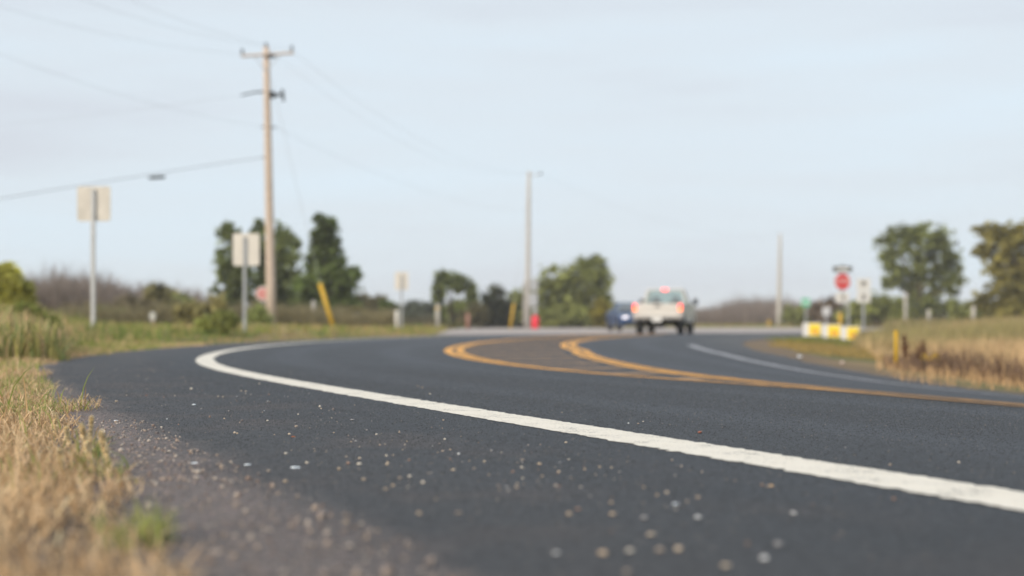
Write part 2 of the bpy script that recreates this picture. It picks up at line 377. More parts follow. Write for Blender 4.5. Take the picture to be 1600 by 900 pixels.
def ss_samples(a, b):
    k = [a]
    while k[-1] < b: k.append(k[-1]+(.15 if -3 < k[-1] < 12 else .5))
    k[-1] = b; return np.array(k)
def strip(name, s, d0, d1, n, m, lift=0., skirt=0, **tg):
    t = np.linspace(0, 1, n)[None]; S = np.repeat(s[:, None], n, 1); D = d0[:, None]*(1-t)+d1[:, None]*t
    if skirt:
        S = np.c_[S[:, :1], S, S[:, -1:]]; D = np.c_[D[:, :1]-.04, D, D[:, -1:]+.05]
    X, Y = sd2xy(S, D); Z = H(X, Y, (S, D))+lift
    if skirt: Z[:, 0] -= skirt; Z[:, -1] -= skirt
    o = grid_mesh(name, X, Y, Z, m, extra={'dd': D.ravel(), 'ss': S.ravel()}, smooth=True)
    return tag(o, **tg)
s = ss_samples(-56, 64)
jag = .035*wob(s*5, s*0, 1)+.02*wob(s*17, s*0+3, 1)
strip('road', s, dl(s)+jag*np.interp(s, [0, 10], [1.3, 1]), dr(s)+jag, 70, ASPH, 0, .05, label='dark new asphalt road curving to the right', kind='structure')
def line(name, a, b, d0, d1, m, rag=.003, n=4, lift=.004, **tg):
    s = np.arange(a, b, .02 if a < 8 else .1)
    if a < 8: s = np.r_[np.arange(a, 11, .015), np.arange(11, b, .1)] if b > 11 else s
    r = lambda: np.repeat(rng.normal(0, rag, (len(s)+1)//2), 2)[:len(s)]+rng.normal(0, rag*.5, len(s))
    D0 = d0(s) if callable(d0) else s*0+d0; D1 = d1(s) if callable(d1) else s*0+d1
    return strip(name, s, D0+r(), D1+r(), n, m, lift, **tg)
wh = lambda s: np.interp(s, [0, 8, 14, 30], [.105, .092, .078, .075])
line('edge_line', -12, 47.5, lambda s: -wh(s), wh, WHITELINE, rag=.005, lift=.002, label='solid white edge line painted on the near side of the curve', kind='structure')
line('edge_line', -6, 27, lambda s: np.interp(s, [15, 27], [7.02, 7.3]), lambda s: np.interp(s, [15, 27], [7.17, 7.47]), OLDWHITE, .004, label='greyish white edge line on the far side of the road', kind='structure')
line('center_line', -8, 50.5, 2.84, 2.97, YELLOWLINE, .005, label='outer yellow stripe of the near double centre line', kind='structure')
line('center_line', -8, 50.5, 3.02, 3.14, YELLOWLINE, .005, label='inner yellow stripe of the near double centre line', kind='structure')
mt = lambda s, d: d-np.interp(s, [1, 9, 20], [.98, .1, -.64])
line('center_line', -8, 51.5, lambda s: mt(s, 4.16), lambda s: mt(s, 4.29), YELLOWLINE, .005, label='inner yellow stripe of the far double centre line', kind='structure')
line('center_line', 1.5, 51.5, lambda s: mt(s, 4.335), lambda s: mt(s, 4.46), YELLOWLINE, .005, label='outer yellow stripe of the far double centre line', kind='structure')
def hatch():
    V = []; fs = []
    for k, s0 in enumerate(np.arange(4.2, 49, 1.55)):
        n = 8
        for i in range(n):
            t = i/(n-1); d = 3.17+(mt(s0, 4.13)-3.17)*t; s1 = s0+.9*t
            for q in (0, .42):
                X, Y = sd2xy(np.array([s1+q]), np.array([d])); V.append((X[0], Y[0], float(H(X, Y, (np.array([s1+q]), np.array([d])))[0])+.004))
        b = k*2*n
        for i in range(n-1): fs.append((b+2*i, b+2*i+2, b+2*i+3, b+2*i+1))
    fs = np.array(fs)
    o = npmesh('hatching', V, fs, np.full(len(fs), 4), OLDYELLOW)
    tag(o, 'faded yellow diagonal hatching between the double centre lines', kind='structure')
hatch()
def light_pavement():
    m, t, b = newmat('old_concrete_pavement'); n = t.nodes; l = t.links; g = n.new('ShaderNodeTexCoord')
    x = n.new('ShaderNodeTexNoise'); x.inputs['Scale'].default_value = .8; x.inputs['Detail'].default_value = 8; l.new(g.outputs['Object'], x.inputs[0])
    r = n.new('ShaderNodeValToRGB'); r.color_ramp.elements[0].position = .3; r.color_ramp.elements[0].color = (.34, .30, .28, 1)
    r.color_ramp.elements[1].position = .7; r.color_ramp.elements[1].color = (.46, .40, .37, 1); l.new(x.outputs[0], r.inputs[0]); l.new(r.outputs[0], b.inputs['Base Color'])
    b.inputs['Roughness'].default_value = .85; b.inputs['Specular IOR Level'].default_value = .3
    xs = np.r_[-3.6, -3.3, np.arange(-3, 20, .5), np.arange(20, 91, 2)]; t = np.linspace(0, 1, 60)[:, None]
    X = np.repeat(xs[None], 60, 0); Y = light_y(X)*(1-t)+112*t
    grid_mesh('cross_road', X, Y, H(X, Y)+.012, m)
    tag(bpy.context.scene.objects['cross_road'], 'pale old pavement of the crossing road beyond the new asphalt', kind='structure')
light_pavement()

# ------------------------------------------------------------------ grasses and weeds
def blades(name, P, h, wd, col, lean=.35, segs=3, mat_=None, flat=None, parent=None, jit=.18, **tg):
    n = len(P); a = rng.uniform(0, 2*np.pi, n); q = rng.uniform(0, 2*np.pi, n)
    ln = np.abs(rng.normal(0, lean, n)) if flat is None else flat
    lv = segs; V = np.empty((n, 2*lv+1, 3), 'f4')
    fx, fy = np.cos(q), np.sin(q)
    for k in range(lv+1):
        t = k/lv; b = ln*t*t+ln*.35*t; z = h*t*np.cos(np.minimum(ln*.9*t, 1.45)); r = h*np.sin(np.minimum(b, 1.5))*t
        cxx = P[:, 0]+fx*r; cyy = P[:, 1]+fy*r; w_ = wd*(1-.75*t*t)*.5
        if k < lv:
            V[:, 2*k, 0] = cxx+np.cos(a)*w_; V[:, 2*k, 1] = cyy+np.sin(a)*w_; V[:, 2*k, 2] = P[:, 2]+z
            V[:, 2*k+1, 0] = cxx-np.cos(a)*w_; V[:, 2*k+1, 1] = cyy-np.sin(a)*w_; V[:, 2*k+1, 2] = P[:, 2]+z
        else:
            V[:, 2*k, 0] = cxx; V[:, 2*k, 1] = cyy; V[:, 2*k, 2] = P[:, 2]+z
    pat = []; sz = []
    for k in range(lv-1): pat += [2*k, 2*k+1, 2*k+3, 2*k+2]; sz.append(4)
    pat += [2*lv-2, 2*lv-1, 2*lv]; sz.append(3)
    m_ = 2*lv+1
    loops = (np.arange(n)[:, None]*m_+np.array(pat)[None]).ravel(); sizes = np.tile(sz, n)
    c = col*(1+rng.normal(0, jit, (n, 1))); c = np.clip(c, .01, 1)
    o = npmesh(name, V.reshape(-1, 3), loops, sizes, mat_ or GRASSM, parent, np.repeat(c, m_, 0), smooth=True)
    return tag(o, **tg)
def scatter(n, x0, x1, y0, y1, cond):
    X = rng.uniform(x0, x1, n); Y = rng.uniform(y0, y1, n); s, d = xy2sd(X, Y)
    k = cond(X, Y, s, d); X, Y, s, d = X[k], Y[k], s[k], d[k]
    return np.stack([X, Y, H(X, Y, (s, d))-.01], -1), s, d
DRY = np.array([.70, .46, .24]); STRAW = np.array([.84, .63, .39]); TAN = np.array([.42, .26, .13]); GRN = np.array([.19, .27, .055]); LGRN = np.array([.32, .36, .08])
DGRN = np.array([.07, .105, .03]); RUST = np.array([.17, .085, .05]); OLIVE = np.array([.20, .18, .05])
def pal(P, gfrac, a=DRY, b=STRAW, g=GRN, g2=LGRN, sc_=1.3):
    n = len(P); t = rng.uniform(0, 1, (n, 1)); c = a*(1-t)+b*t
    c = np.where(rng.uniform(0, 1, (n, 1)) < .2, TAN, c)
    w_ = wob(P[:, 0], P[:, 1], sc_)*.35+wob(P[:, 0]+9, P[:, 1]+4, sc_*3)*.15+gfrac
    isg = rng.uniform(0, 1, n) < w_
    t = rng.uniform(0, 1, (n, 1)); return np.where(isg[:, None], g*(1-t)+g2*t, c)
def verge():
    edge = lambda X, Y: dl(xy2sd(X, Y)[0])-.03+.07*wob(X*6, Y*6, 1)+.05*wob(X*19, Y*19, 1)
    # close, mown dry turf
    P, s, d = scatter(150000, -4.6, .2, .6, 9.5, lambda X, Y, s, d: (d < edge(X, Y)) & (X > -.5*Y-.4) & (rng.uniform(0, 1, len(X)) < np.clip(.3+(edge(X, Y)-d)*7, 0, 1)))
    hh = rng.gamma(2.2, .012, len(P))+.012
    blades('grass', P, hh, rng.uniform(.0018, .004, len(P)), pal(P, .16), lean=1.0, label='short dry turf along the near left road edge', kind='stuff')
    # thatch: nearly flat straw bits
    P, s, d = scatter(130000, -4.6, .2, .6, 9.5, lambda X, Y, s, d: (d < edge(X, Y)+.03) & (X > -.5*Y-.4))
    P[:, 2] += rng.uniform(.002, .035, len(P))
    blades('grass_thatch', P, rng.uniform(.03, .09, len(P)), rng.uniform(.0015, .004, len(P)), pal(P, .02), flat=rng.uniform(1.2, 2.0, len(P)), segs=2, label='flattened straw thatch lying among the near turf', kind='stuff')
    # taller blades
    P, s, d = scatter(6500, -4.6, .2, 1.3, 9.5, lambda X, Y, s, d: (d < edge(X, Y)-.03) & (X > -.5*Y-.4))
    blades('tall_grass', P, rng.gamma(4, .02, len(P))+.02, rng.uniform(.003, .006, len(P)), pal(P, .30), lean=.5, segs=4, label='taller loose blades standing above the near turf', kind='stuff')
    cl = np.array([(85, 628, .08), (60, 600, .1), (165, 745, .045), (140, 715, .04), (215, 850, .035), (30, 650, .08), (60, 560, .4)])
    PP = []
    for px, py, rr in cl:
        yy = F*CAM_H/(py-HY); m_ = 90; PP.append(np.stack([at(px, yy)+rng.normal(0, rr, m_), yy+rng.normal(0, rr*1.6, m_), np.zeros(m_)], -1))
    P = np.concatenate(PP); ok = xy2sd(P[:, 0], P[:, 1])[1] < edge(P[:, 0], P[:, 1])+.05; P = P[ok]; P[:, 2] = H(P[:, 0], P[:, 1])-.003
    t = rng.uniform(0, 1, (len(P), 1)); blades('green_tufts', P, rng.uniform(.03, .085, len(P)), rng.uniform(.003, .006, len(P)), np.array([.22, .28, .07])*(1-t)+np.array([.40, .40, .13])*t, lean=.7, segs=4, label='fresh green tufts scattered through the dry turf', kind='stuff')
    # 9..22 m
    P, s, d = scatter(110000, -13, -2.5, 9, 24, lambda X, Y, s, d: (d < edge(X, Y)) & (X > -.5*Y))
    tall = sm(-d, 2.0, 3.6)
    blades('verge_grass', P, (.05+.10*tall)*rng.uniform(.6, 1.5, len(P)), rng.uniform(.004, .009, len(P)), pal(P, .28+.25*0, sc_=.9), lean=.5, label='mixed green and tan verge grass along the curve', kind='stuff')
    P, s, d = scatter(60000, -13, -3.5, 10, 26, lambda X, Y, s, d: (d < -2.4) & (X > -.5*Y))
    k = sm(-d, 2.4, 4.2)*np.interp(P[:, 0]/P[:, 1], [-.34, -.3, -.26], [1.9, 1.3, .8]); c = pal(P, .62, sc_=.6)
    blades('verge_weeds', P, (.10+.16*k)*rng.uniform(.5, 1.5, len(P)), rng.uniform(.008, .018, len(P)), c, lean=.4, label='rank green weeds behind the left verge', kind='stuff')
    # 22..70 m, left
    P, s, d = scatter(70000, -34, 0, 22, 75, lambda X, Y, s, d: (d < dl(s)-.1) & (X > -.5*Y) & ~in_light(X, Y, .2))
    k = sm(-d, 1.4, 3.4); g = .42+.2*wob(P[:, 0], P[:, 1], .3)
    n = len(P); t = rng.uniform(0, 1, (n, 1)); c = np.where((rng.uniform(0, 1, n) < g)[:, None], GRN*(1-t)+LGRN*t, DRY*(1-t)*.9+OLIVE*1.3*t)
    blades('roadside_grass', P, (.05+.15*k)*rng.uniform(.5, 1.4, n), rng.uniform(.012, .03, n), c, lean=.35, label='olive and tan grass strip behind the left signs', kind='stuff')
    P, s, d = scatter(30000, -60, 60, 60, 170, lambda X, Y, s, d: (abs(X) < .5*Y) & ~in_light(X, Y, .5) & ((X < -3.8) | (Y > 112)))
    n = len(P); t = rng.uniform(0, 1, (n, 1)); c = GRN*(1-t)+DRY*.6*t
    blades('distant_grass', P, rng.uniform(.15, .5, n), rng.uniform(.04, .09, n), c, lean=.3, segs=2, label='rough grass at the foot of the distant treeline', kind='stuff')
verge()
def right_side():
    D = lambda s: dr(s)
    inv = lambda X, Y: (X < .55*Y) & (X > 0)
    # short tufts at the edge
    P, s, d = scatter(60000, 2, 22, 7, 50, lambda X, Y, s, d: (d > D(s)+.1+.25*wob(X*2, Y*2, 1)) & (d < D(s)+2.2) & (X/Y > .255) & inv(X, Y) & (s < 40))
    n = len(P); t = rng.uniform(0, 1, (n, 1)); c = DRY*(1-t)+np.array([.48, .31, .16])*t
    blades('edge_grass', P, rng.uniform(.06, .22, n)*np.clip(.7+.5*wob(P[:, 0]*2.2, P[:, 1]*2.2, 1), .3, 1.3), rng.uniform(.006, .014, n), c, lean=.45, label='golden dry tufts along the far right road edge', kind='stuff')
    # mown green corner by the yard signs
    P, s, d = scatter(90000, 5, 22, 24, 66, lambda X, Y, s, d: (X/Y > .184+.010*wob(X, Y, 1.1)) & (X/Y < .262) & (d > D(s)+.3) & ~in_light(X, Y, .3) & (s > 20))
    n = len(P); t = rng.uniform(0, 1, (n, 1)); ww = sm(wob(P[:, 0], P[:, 1], .35), -.4, .5)[:, None]
    c = (np.array([.17, .20, .05])*(1-t)+np.array([.25, .24, .06])*t)*(1-ww)+(np.array([.36, .26, .09]))*ww
    blades('corner_grass', P, rng.uniform(.04, .11, n), rng.uniform(.01, .022, n), c, lean=.4, label='short green grass on the corner below the yard signs', kind='stuff')
    # dark dead weeds in the ditch
    P, s, d = scatter(60000, 4, 16, 8, 30, lambda X, Y, s, d: (d > D(s)+.9) & (d < D(s)+2.6+.5*wob(X, Y, .9)) & (X/Y > .262) & inv(X, Y) & (s < 24) & (wob(X*1.4, Y*1.4, 1) > -.7))
    n = len(P); t = rng.uniform(0, 1, (n, 1)); c = np.array([.14, .08, .05])*(1-t)+np.array([.26, .175, .12])*t
    blades('dead_weeds', P, rng.uniform(.15, .46, n)*(.35+.65*sm(P[:, 0]/P[:, 1], .262, .31)), rng.uniform(.008, .022, n), c, lean=.5, label='dark brown dead weeds massed in the right ditch', kind='stuff')
    # golden tall grass
    P, s, d = scatter(120000, 4, 32, 12, 52, lambda X, Y, s, d: (d > D(s)+2.2) & (X/Y > .25+.02*wob(X, Y, .8)) & inv(X, Y) & ~in_light(X, Y, .5))
    n = len(P); far = sm(P[:, 1], 26, 34)[:, None]; t = rng.uniform(0, 1, (n, 1))
    gold = np.array([.66, .45, .25])*(1-t)+np.array([.50, .37, .20])*t; gn = np.array([.30, .27, .11])*(1-t)+np.array([.42, .34, .17])*t
    gw = np.clip(far*(.75+.5*wob(P[:, 0], P[:, 1], .25)[:, None]), 0, 1)
    rp = .28+.72*sm(P[:, 0]/P[:, 1], .258, .345)*(.75+.25*wob(P[:, 0]*.8, P[:, 1]*.8, 1)); rp = np.where(P[:, 1] > 30, np.maximum(rp, .6), rp)
    blades('field_grass', P, rng.uniform(.35, .82, n)*(.85+.15*far[:, 0])*rp, rng.uniform(.012, .03, n), gold*(1-gw)+gn*gw, lean=.28, segs=3, label='tall golden and green field grass on the right', kind='stuff')
    P, s, d = scatter(60000, 10, 80, 50, 130, lambda X, Y, s, d: (X/Y > .262) & inv(X, Y) & ~in_light(X, Y, .5))
    n = len(P); t = rng.uniform(0, 1, (n, 1)); c = np.array([.42, .31, .17])*(1-t)+np.array([.24, .24, .09])*t
    blades('far_field_grass', P, rng.uniform(.4, .75, n), rng.uniform(.03, .07, n), c, lean=.3, segs=2, label='pale tan grass at the back of the right field', kind='stuff')
right_side()
def rough_weeds():
    P, s, d = scatter(52000, -30, 0, 20, 64, lambda X, Y, s, d: (d < dl(s)-1.0) & (X > -.47*Y) & ~in_light(X, Y, .6) & (wob(X*.9, Y*.7, 1)+.5*wob(X*2.6+4, Y*2, 1) > .12))
    n = len(P); q = wob(P[:, 0]*1.3+20, P[:, 1]*.8, 1); t = rng.uniform(0, 1, (n, 1))
    c = np.where((q > .35)[:, None], np.array([.50, .36, .19])*(1-t)+np.array([.58, .48, .30])*t, np.where((q > -.2)[:, None], np.array([.30, .30, .09])*(1-t)+np.array([.38, .35, .14])*t, np.array([.13, .19, .05])*(1-t)+np.array([.20, .26, .07])*t))
    k = .55+.45*np.clip(wob(P[:, 0]*.9, P[:, 1]*.7, 1), 0, 1)
    blades('rough_weeds', P, rng.uniform(.10, .34, n)*k, rng.uniform(.012, .03, n), c, lean=.5, segs=3, label='patchy clumps of knee high weeds and tan stems behind the signs', kind='stuff')
rough_weeds()

# ------------------------------------------------------------------ leafy masses
def leaves(name, centers, radii, counts, cols, size, parent=None, squash=.8, jit=.22, sub=9, tight=.33, fringe=0, **tg):
    PP = []; CC = []
    for c, r, n, col in zip(centers, radii, counts, cols):
        c = np.array(c); r = np.array(r); m = max(3, int(sub))
        u = rng.normal(0, 1, (m, 3)); u /= np.linalg.norm(u, axis=1)[:, None]; u *= rng.uniform(.25, .95, (m, 1))**.6
        cc = c+u*r; j = rng.integers(0, m, n)
        p = cc[j]+np.clip(rng.normal(0, tight, (n, 3)), -.75, .75)*r*rng.uniform(.5, 1, (n, 1))
        if fringe: kf = rng.uniform(0, 1, n) < fringe; uu = rng.normal(0, 1, (n, 3)); uu /= np.linalg.norm(uu, axis=1)[:, None]; p = np.where(kf[:, None], c+uu*r*rng.uniform(.8, 1.32, (n, 1)), p)
        PP.append(p); tone = rng.normal(1, .22, m)
        CC.append(np.array(col)*np.clip(tone[j][:, None]*(1+rng.normal(0, jit, (n, 1))), .3, 2))
    P = np.concatenate(PP); C = np.concatenate(CC); n = len(P)
    nn = (P-np.average(np.array([list(c) for c in centers]), axis=0)); nn /= np.linalg.norm(nn, axis=1)[:, None]+1e-6
    nn = nn*.55+np.array([0, 0, .55])+rng.normal(0, .5, (n, 3)); nn /= np.linalg.norm(nn, axis=1)[:, None]
    u = np.cross(nn, rng.normal(0, 1, (n, 3))); u /= np.linalg.norm(u, axis=1)[:, None]+1e-6; v = np.cross(nn, u)
    sz = size*rng.uniform(.6, 1.4, (n, 1)); V = np.stack([P-u*sz, P+v*sz*.5, P+u*sz, P-v*sz*.5], 1).reshape(-1, 3)
    q = np.arange(4*n).reshape(n, 4)
    return tag(npmesh(name, V, q, np.full(n, 4), VEG, parent, np.repeat(C, 4, 0)), **tg)
def tree(name, label, Y, base, lobes, col, size=.24, dens=1.0, cat='tree', group=None, depth=.9, trunk_r=.16, trunk='trunk', gap=.24, sub=15, n0=640, vary=.12):
    """base: photo x of the foot; lobes: (x, y, rx, ry) in photo pixels, turned into metres at distance Y"""
    k = Y/F; bx = at(base, Y); gz = gh(bx, Y)
    root = empty(name, (bx, Y, gz), label=label, cat=cat, group=group)
    cs_, rs, ns, cols = [], [], [], []
    for lx, ly, rx, ry in lobes:
        c = Vector(((lx-800)*k-bx, rng.uniform(-.5, .5)*rx*k*depth, zat(ly, Y)-gz)); r = (rx*k, (rx+ry)/2*k*depth, ry*k)
        c.z = max(c.z, r[2]*.55)
        cs_.append(c); rs.append(r); ns.append(int(n0*dens*(r[0]*r[2])**.75/(size/.24)**1.6)+60); cols.append(np.array(col)*(1+rng.normal(0, vary)))
    crown = leaves('crown', cs_, rs, ns, cols, size, root, sub=sub, tight=gap, fringe=.13)
    mb = MB(); top = max(c.z for c in cs_)
    hh = top*.85; mb.tube([(0, 0, -.1), (trunk_r*.3, 0, hh*.35), (-trunk_r*.3, 0, hh*.7), (0, 0, hh)], [trunk_r, trunk_r*.75, trunk_r*.5, trunk_r*.2], 8)
    for c, r in zip(cs_, rs):
        z0 = min(c.z*.55, hh*.6); mid = Vector((c.x*.5, c.y*.5, (z0+c.z)/2+.1)); mb.tube([(0, 0, z0), mid, c], [trunk_r*.5, trunk_r*.32, trunk_r*.12], 6)
        for _ in range(4):
            u = Vector(rng.normal(0, .5, 3)*np.array(r)); mb.tube([c*.8+mid*.2, c+u], [trunk_r*.16, trunk_r*.05], 5)
    mb.build(trunk, BARK, root, smooth=True)
    return root
G1 = (.155, .20, .06); G2 = (.215, .25, .085); G3 = (.29, .31, .095); YG = (.24, .22, .05); OL = (.23, .205, .10); BR = (.16, .125, .10)
GT = 'trees of the background treeline'
tree('tree', 'thin dark green tree behind the second sign, left of the utility pole', 84, 372, [(358, 366, 17, 15), (372, 388, 16, 18), (353, 412, 17, 26), (376, 430, 20, 24), (362, 455, 24, 26), (372, 488, 38, 26)], G2, group=GT, dens=.8)
tree('tree', 'dark green tree directly behind the utility pole', 86, 422, [(405, 362, 11, 18), (440, 368, 12, 20), (450, 392, 20, 24), (412, 400, 18, 24), (436, 428, 30, 32), (425, 468, 36, 32), (452, 488, 34, 28)], G2, group=GT, dens=.85)
tree('tree', 'tallest dark evergreen with a ragged spire right of the utility pole', 82, 505, [(499, 347, 9, 12), (517, 351, 10, 12), (507, 366, 19, 13), (509, 382, 23, 14), (508, 398, 27, 15), (512, 414, 33, 16), (516, 432, 42, 15), (553, 430, 10, 12), (508, 452, 46, 18), (508, 475, 46, 20), (500, 492, 44, 16)], G1, group=GT, dens=1.15, vary=.2)
tree('tree', 'open green tree with sky showing between its limbs, right of the middle sign', 105, 703, [(700, 437, 20, 13), (717, 444, 15, 13), (735, 458, 10, 18), (686, 458, 9, 20), (712, 490, 26, 20), (738, 482, 12, 18)], G2, group=GT, dens=.9)
tree('tree', 'round dark tree left of the central pole', 108, 773, [(772, 470, 22, 22), (765, 492, 24, 20), (785, 490, 20, 20)], (.13, .14, .075), group=GT, dens=1.2)
tree('tree', 'small green tree at the back of the central pole', 112, 812, [(812, 475, 18, 22), (806, 495, 22, 16)], G3, group=GT, dens=1.1)
tree('tree', 'broad tall tree right of the central pole, above the blue car', 110, 885, [(925, 415, 22, 17), (908, 428, 26, 22), (940, 440, 17, 18), (870, 437, 24, 20), (850, 465, 22, 28), (890, 465, 36, 28), (925, 470, 28, 26), (880, 495, 46, 18), (915, 492, 30, 18)], G3, group=GT, dens=.9, gap=.24)
tree('bush', 'yellow green bush just left of the blue car', 100, 945, [(942, 490, 18, 20), (955, 498, 12, 14)], (.34, .29, .05), cat='bush', dens=1.2, trunk='stem')
tree('tree', 'full round tree beyond the stop sign', 118, 1436, [(1420, 362, 26, 16), (1455, 366, 28, 18), (1392, 382, 22, 20), (1430, 388, 30, 24), (1474, 392, 24, 24), (1388, 408, 16, 16), (1490, 415, 14, 18), (1455, 420, 30, 22), (1392, 440, 14, 12), (1485, 445, 20, 16), (1440, 452, 30, 20), (1460, 480, 38, 20), (1408, 482, 28, 16), (1405, 425, 14, 12)], (.25, .275, .085), group=GT, dens=.75, gap=.2, trunk_r=.3)
tree('tree', 'yellowing olive tree cut by the right picture edge', 100, 1610, [(1545, 362, 22, 14), (1590, 366, 30, 18), (1560, 385, 26, 22), (1535, 392, 14, 12), (1615, 395, 40, 30), (1575, 420, 32, 26), (1600, 450, 46, 32), (1560, 470, 36, 24), (1640, 440, 40, 50), (1595, 488, 50, 20)], (.34, .30, .085), group=GT, dens=.85, gap=.2, trunk_r=.3)
HG = 'bushes along the field edge'
tree('bush', 'dull olive bush between the evergreen and the middle sign', 110, 578, [(565, 480, 22, 18), (590, 478, 22, 16), (578, 495, 34, 14)], OL, cat='bush', group=HG, trunk='stem')
tree('bush', 'dark green bush just left of the middle sign', 100, 608, [(607, 482, 12, 14), (603, 497, 16, 12)], G1, cat='bush', group=HG, trunk='stem')
tree('hedge', 'dark distant hedge right of the middle sign', 150, 662, [(640, 488, 18, 16), (662, 484, 22, 13), (655, 498, 34, 14), (690, 494, 18, 15)], (.13, .15, .10), cat='hedge', trunk='stem', size=.3)
tree('bush', 'olive brown bush between the open tree and the round dark tree', 102, 748, [(745, 492, 16, 16), (728, 498, 14, 12)], OL, cat='bush', group=HG, trunk='stem')
tree('bush', 'dark green bush cluster behind the post of the white double sign', 112, 1370, [(1345, 485, 22, 18), (1378, 478, 24, 20), (1400, 488, 24, 18), (1330, 495, 20, 12)], G3, cat='bush', group=HG, trunk='stem')
tree('bush', 'low green bush between the two large right trees', 110, 1520, [(1500, 488, 18, 14), (1525, 485, 24, 14), (1548, 488, 20, 16)], G3, cat='bush', group=HG, trunk='stem')
tree('bush', 'low green bush right of the distant thin pole', 130, 1240, [(1232, 492, 10, 12), (1250, 492, 20, 12)], G3, cat='bush', group=HG, trunk='stem')
tree('bush', 'reddish brown bush behind the small grey sign', 126, 1290, [(1278, 486, 14, 14), (1300, 482, 16, 18), (1315, 492, 16, 14)], (.28, .21, .15), cat='bush', group=HG, trunk='stem')
tree('bush', 'yellow green bush at the left picture edge', 31, 5, [(-20, 430, 28, 20), (12, 423, 16, 12), (20, 440, 18, 14), (38, 452, 14, 13), (0, 458, 30, 20), (30, 470, 24, 14), (-10, 485, 40, 20)], (.52, .50, .13), size=.045, cat='bush', trunk_r=.05, trunk='stem', n0=3000, gap=.24, dens=.55)
tree('bush', 'olive green bush left of the thin dark tree', 78, 255, [(242, 462, 16, 18), (265, 468, 18, 18), (252, 488, 30, 18)], (.30, .27, .12), cat='bush', group=HG, trunk='stem')
tree('bush', 'short olive bush between the first sign and the olive green bush', 76, 205, [(200, 478, 18, 16), (222, 485, 18, 16)], (.29, .24, .15), cat='bush', group=HG, trunk='stem')
tree('bush', 'rusty and green bush at the left foot of the second sign', 60, 315, [(300, 488, 22, 16), (335, 480, 18, 18), (320, 495, 30, 14)], (.32, .28, .11), cat='bush', group=HG, trunk='stem', size=.16)
tree('bush', 'leafy green clump right in front of the second sign', 30, 335, [(330, 508, 22, 12), (352, 502, 18, 14)], (.36, .38, .12), size=.05, cat='bush', trunk_r=.03, trunk='stem', n0=2600)
tree('bush', 'green shrub between the second sign and the utility pole', 46, 403, [(405, 500, 18, 18), (390, 508, 14, 12)], (.26, .29, .10), size=.07, cat='bush', trunk_r=.04, trunk='stem', n0=2000)
tree('bush', 'light green bush between the rusty bush and the olive green bush', 70, 288, [(282, 478, 16, 16), (296, 488, 18, 14)], (.30, .33, .12), cat='bush', group=HG, trunk='stem', size=.18)
tree('bush', 'low green bush right of the foot of the first sign', 64, 172, [(166, 492, 18, 12), (184, 496, 16, 10)], (.30, .32, .12), cat='bush', group=HG, trunk='stem', size=.16)
tree('bush', 'brownish bush at the foot of the dark evergreen', 74, 545, [(535, 494, 20, 12), (556, 492, 16, 13)], (.27, .24, .11), cat='bush', group=HG, trunk='stem', size=.18)
# goldenrod mass at the left edge
def tall_weeds():
    P = []; h = []; c = []
    for _ in range(9000):
        Y = rng.uniform(13, 21); px = 100-abs(rng.normal(0, 90)) if rng.uniform() < .6 else rng.uniform(-160, 60)+rng.normal(0, 25); X = at(px, Y); w1 = wob(X*2.3, Y*1.1, 1); w2 = wob(X*3.1+7, Y*2+3, 1)
        top = np.interp(px, [-160, 30, 60, 85, 110, 140], [476, 480, 488, 504, 520, 528])+6*w1; hz = zat(top, Y)
        P.append((X, Y, 0)); h.append(hz*rng.uniform(.35, 1.05)); c.append((.62, .44, .26) if w2 > .6 or rng.uniform() < .2 else ((.40, .36, .13) if rng.uniform() < .55 else (.23, .27, .10)))
    P = np.array(P); P[:, 2] = H(P[:, 0], P[:, 1]); h = np.array(h)-P[:, 2]*.8
    blades('tall_weeds', P, h, rng.uniform(.008, .022, len(h)), np.array(c), lean=.55, segs=4, jit=.3, label='tall green and tan weeds crowding the left picture edge', kind='stuff')
tall_weeds()
tree('goldenrod', 'leafy goldenrod clump among the tall weeds at the left picture edge', 17, 30, [(5, 500, 26, 20), (35, 497, 24, 22), (62, 503, 22, 20), (80, 512, 16, 14), (20, 525, 30, 14), (-20, 505, 20, 22)], (.30, .33, .09), size=.022, cat='weed clump', trunk_r=.015, trunk='stem', n0=1300, gap=.16, sub=26)

def brush(name, label, x0, x1, Y, top, col, n, stuff=True, hgt=None):
    """bare twiggy brush: many thin upright branching stems"""
    P = []; hs = []
    for i in range(n):
        px = rng.uniform(x0, x1); yy = Y*rng.uniform(.92, 1.12); X = at(px, Y)*yy/Y
        tp = np.interp(px, [t[0] for t in top], [t[1] for t in top]); hh = (zat(tp, yy)-0)*(rng.uniform(.4, .86)+.16*wob(X*.45, yy*.1, 1)+(.28 if rng.uniform() < .12 else 0))
        P.append((X, yy, gh(X, yy))); hs.append(hh)
    P = np.array(P); hs = np.array(hs); PP = [P]; HH = [hs]; WW = [np.full(n, .06)]
    k = 9
    Q = np.repeat(P, k, 0); hq = np.repeat(hs, k); t = rng.uniform(.1, .75, len(Q)); Q = Q.copy(); Q[:, 2] += t*hq; Q[:, :2] += rng.normal(0, .18, (len(Q), 2))
    PP.append(Q); HH.append(hq*(1-t)*rng.uniform(.5, 1.1, len(Q))); WW.append(np.full(len(Q), .035))
    P = np.concatenate(PP); h = np.concatenate(HH); w_ = np.concatenate(WW)
    c = np.array(col)[None]*rng.uniform(.7, 1.3, (len(P), 1))
    blades(name, P, h, w_, c, lean=.3, segs=3, mat_=VEG, label=label, kind='stuff')
brush('bare_brush', 'bare grey brown brush behind the first sign', -60, 345, 95, [(-60, 432), (60, 430), (90, 424), (150, 428), (200, 436), (260, 442), (345, 450)], (.28, .225, .19), 4200)
brush('bare_brush', 'bare brown wood right of the pickup', 1078, 1345, 170, [(1078, 472), (1110, 465), (1150, 460), (1200, 468), (1345, 474)], (.29, .23, .195), 2600)
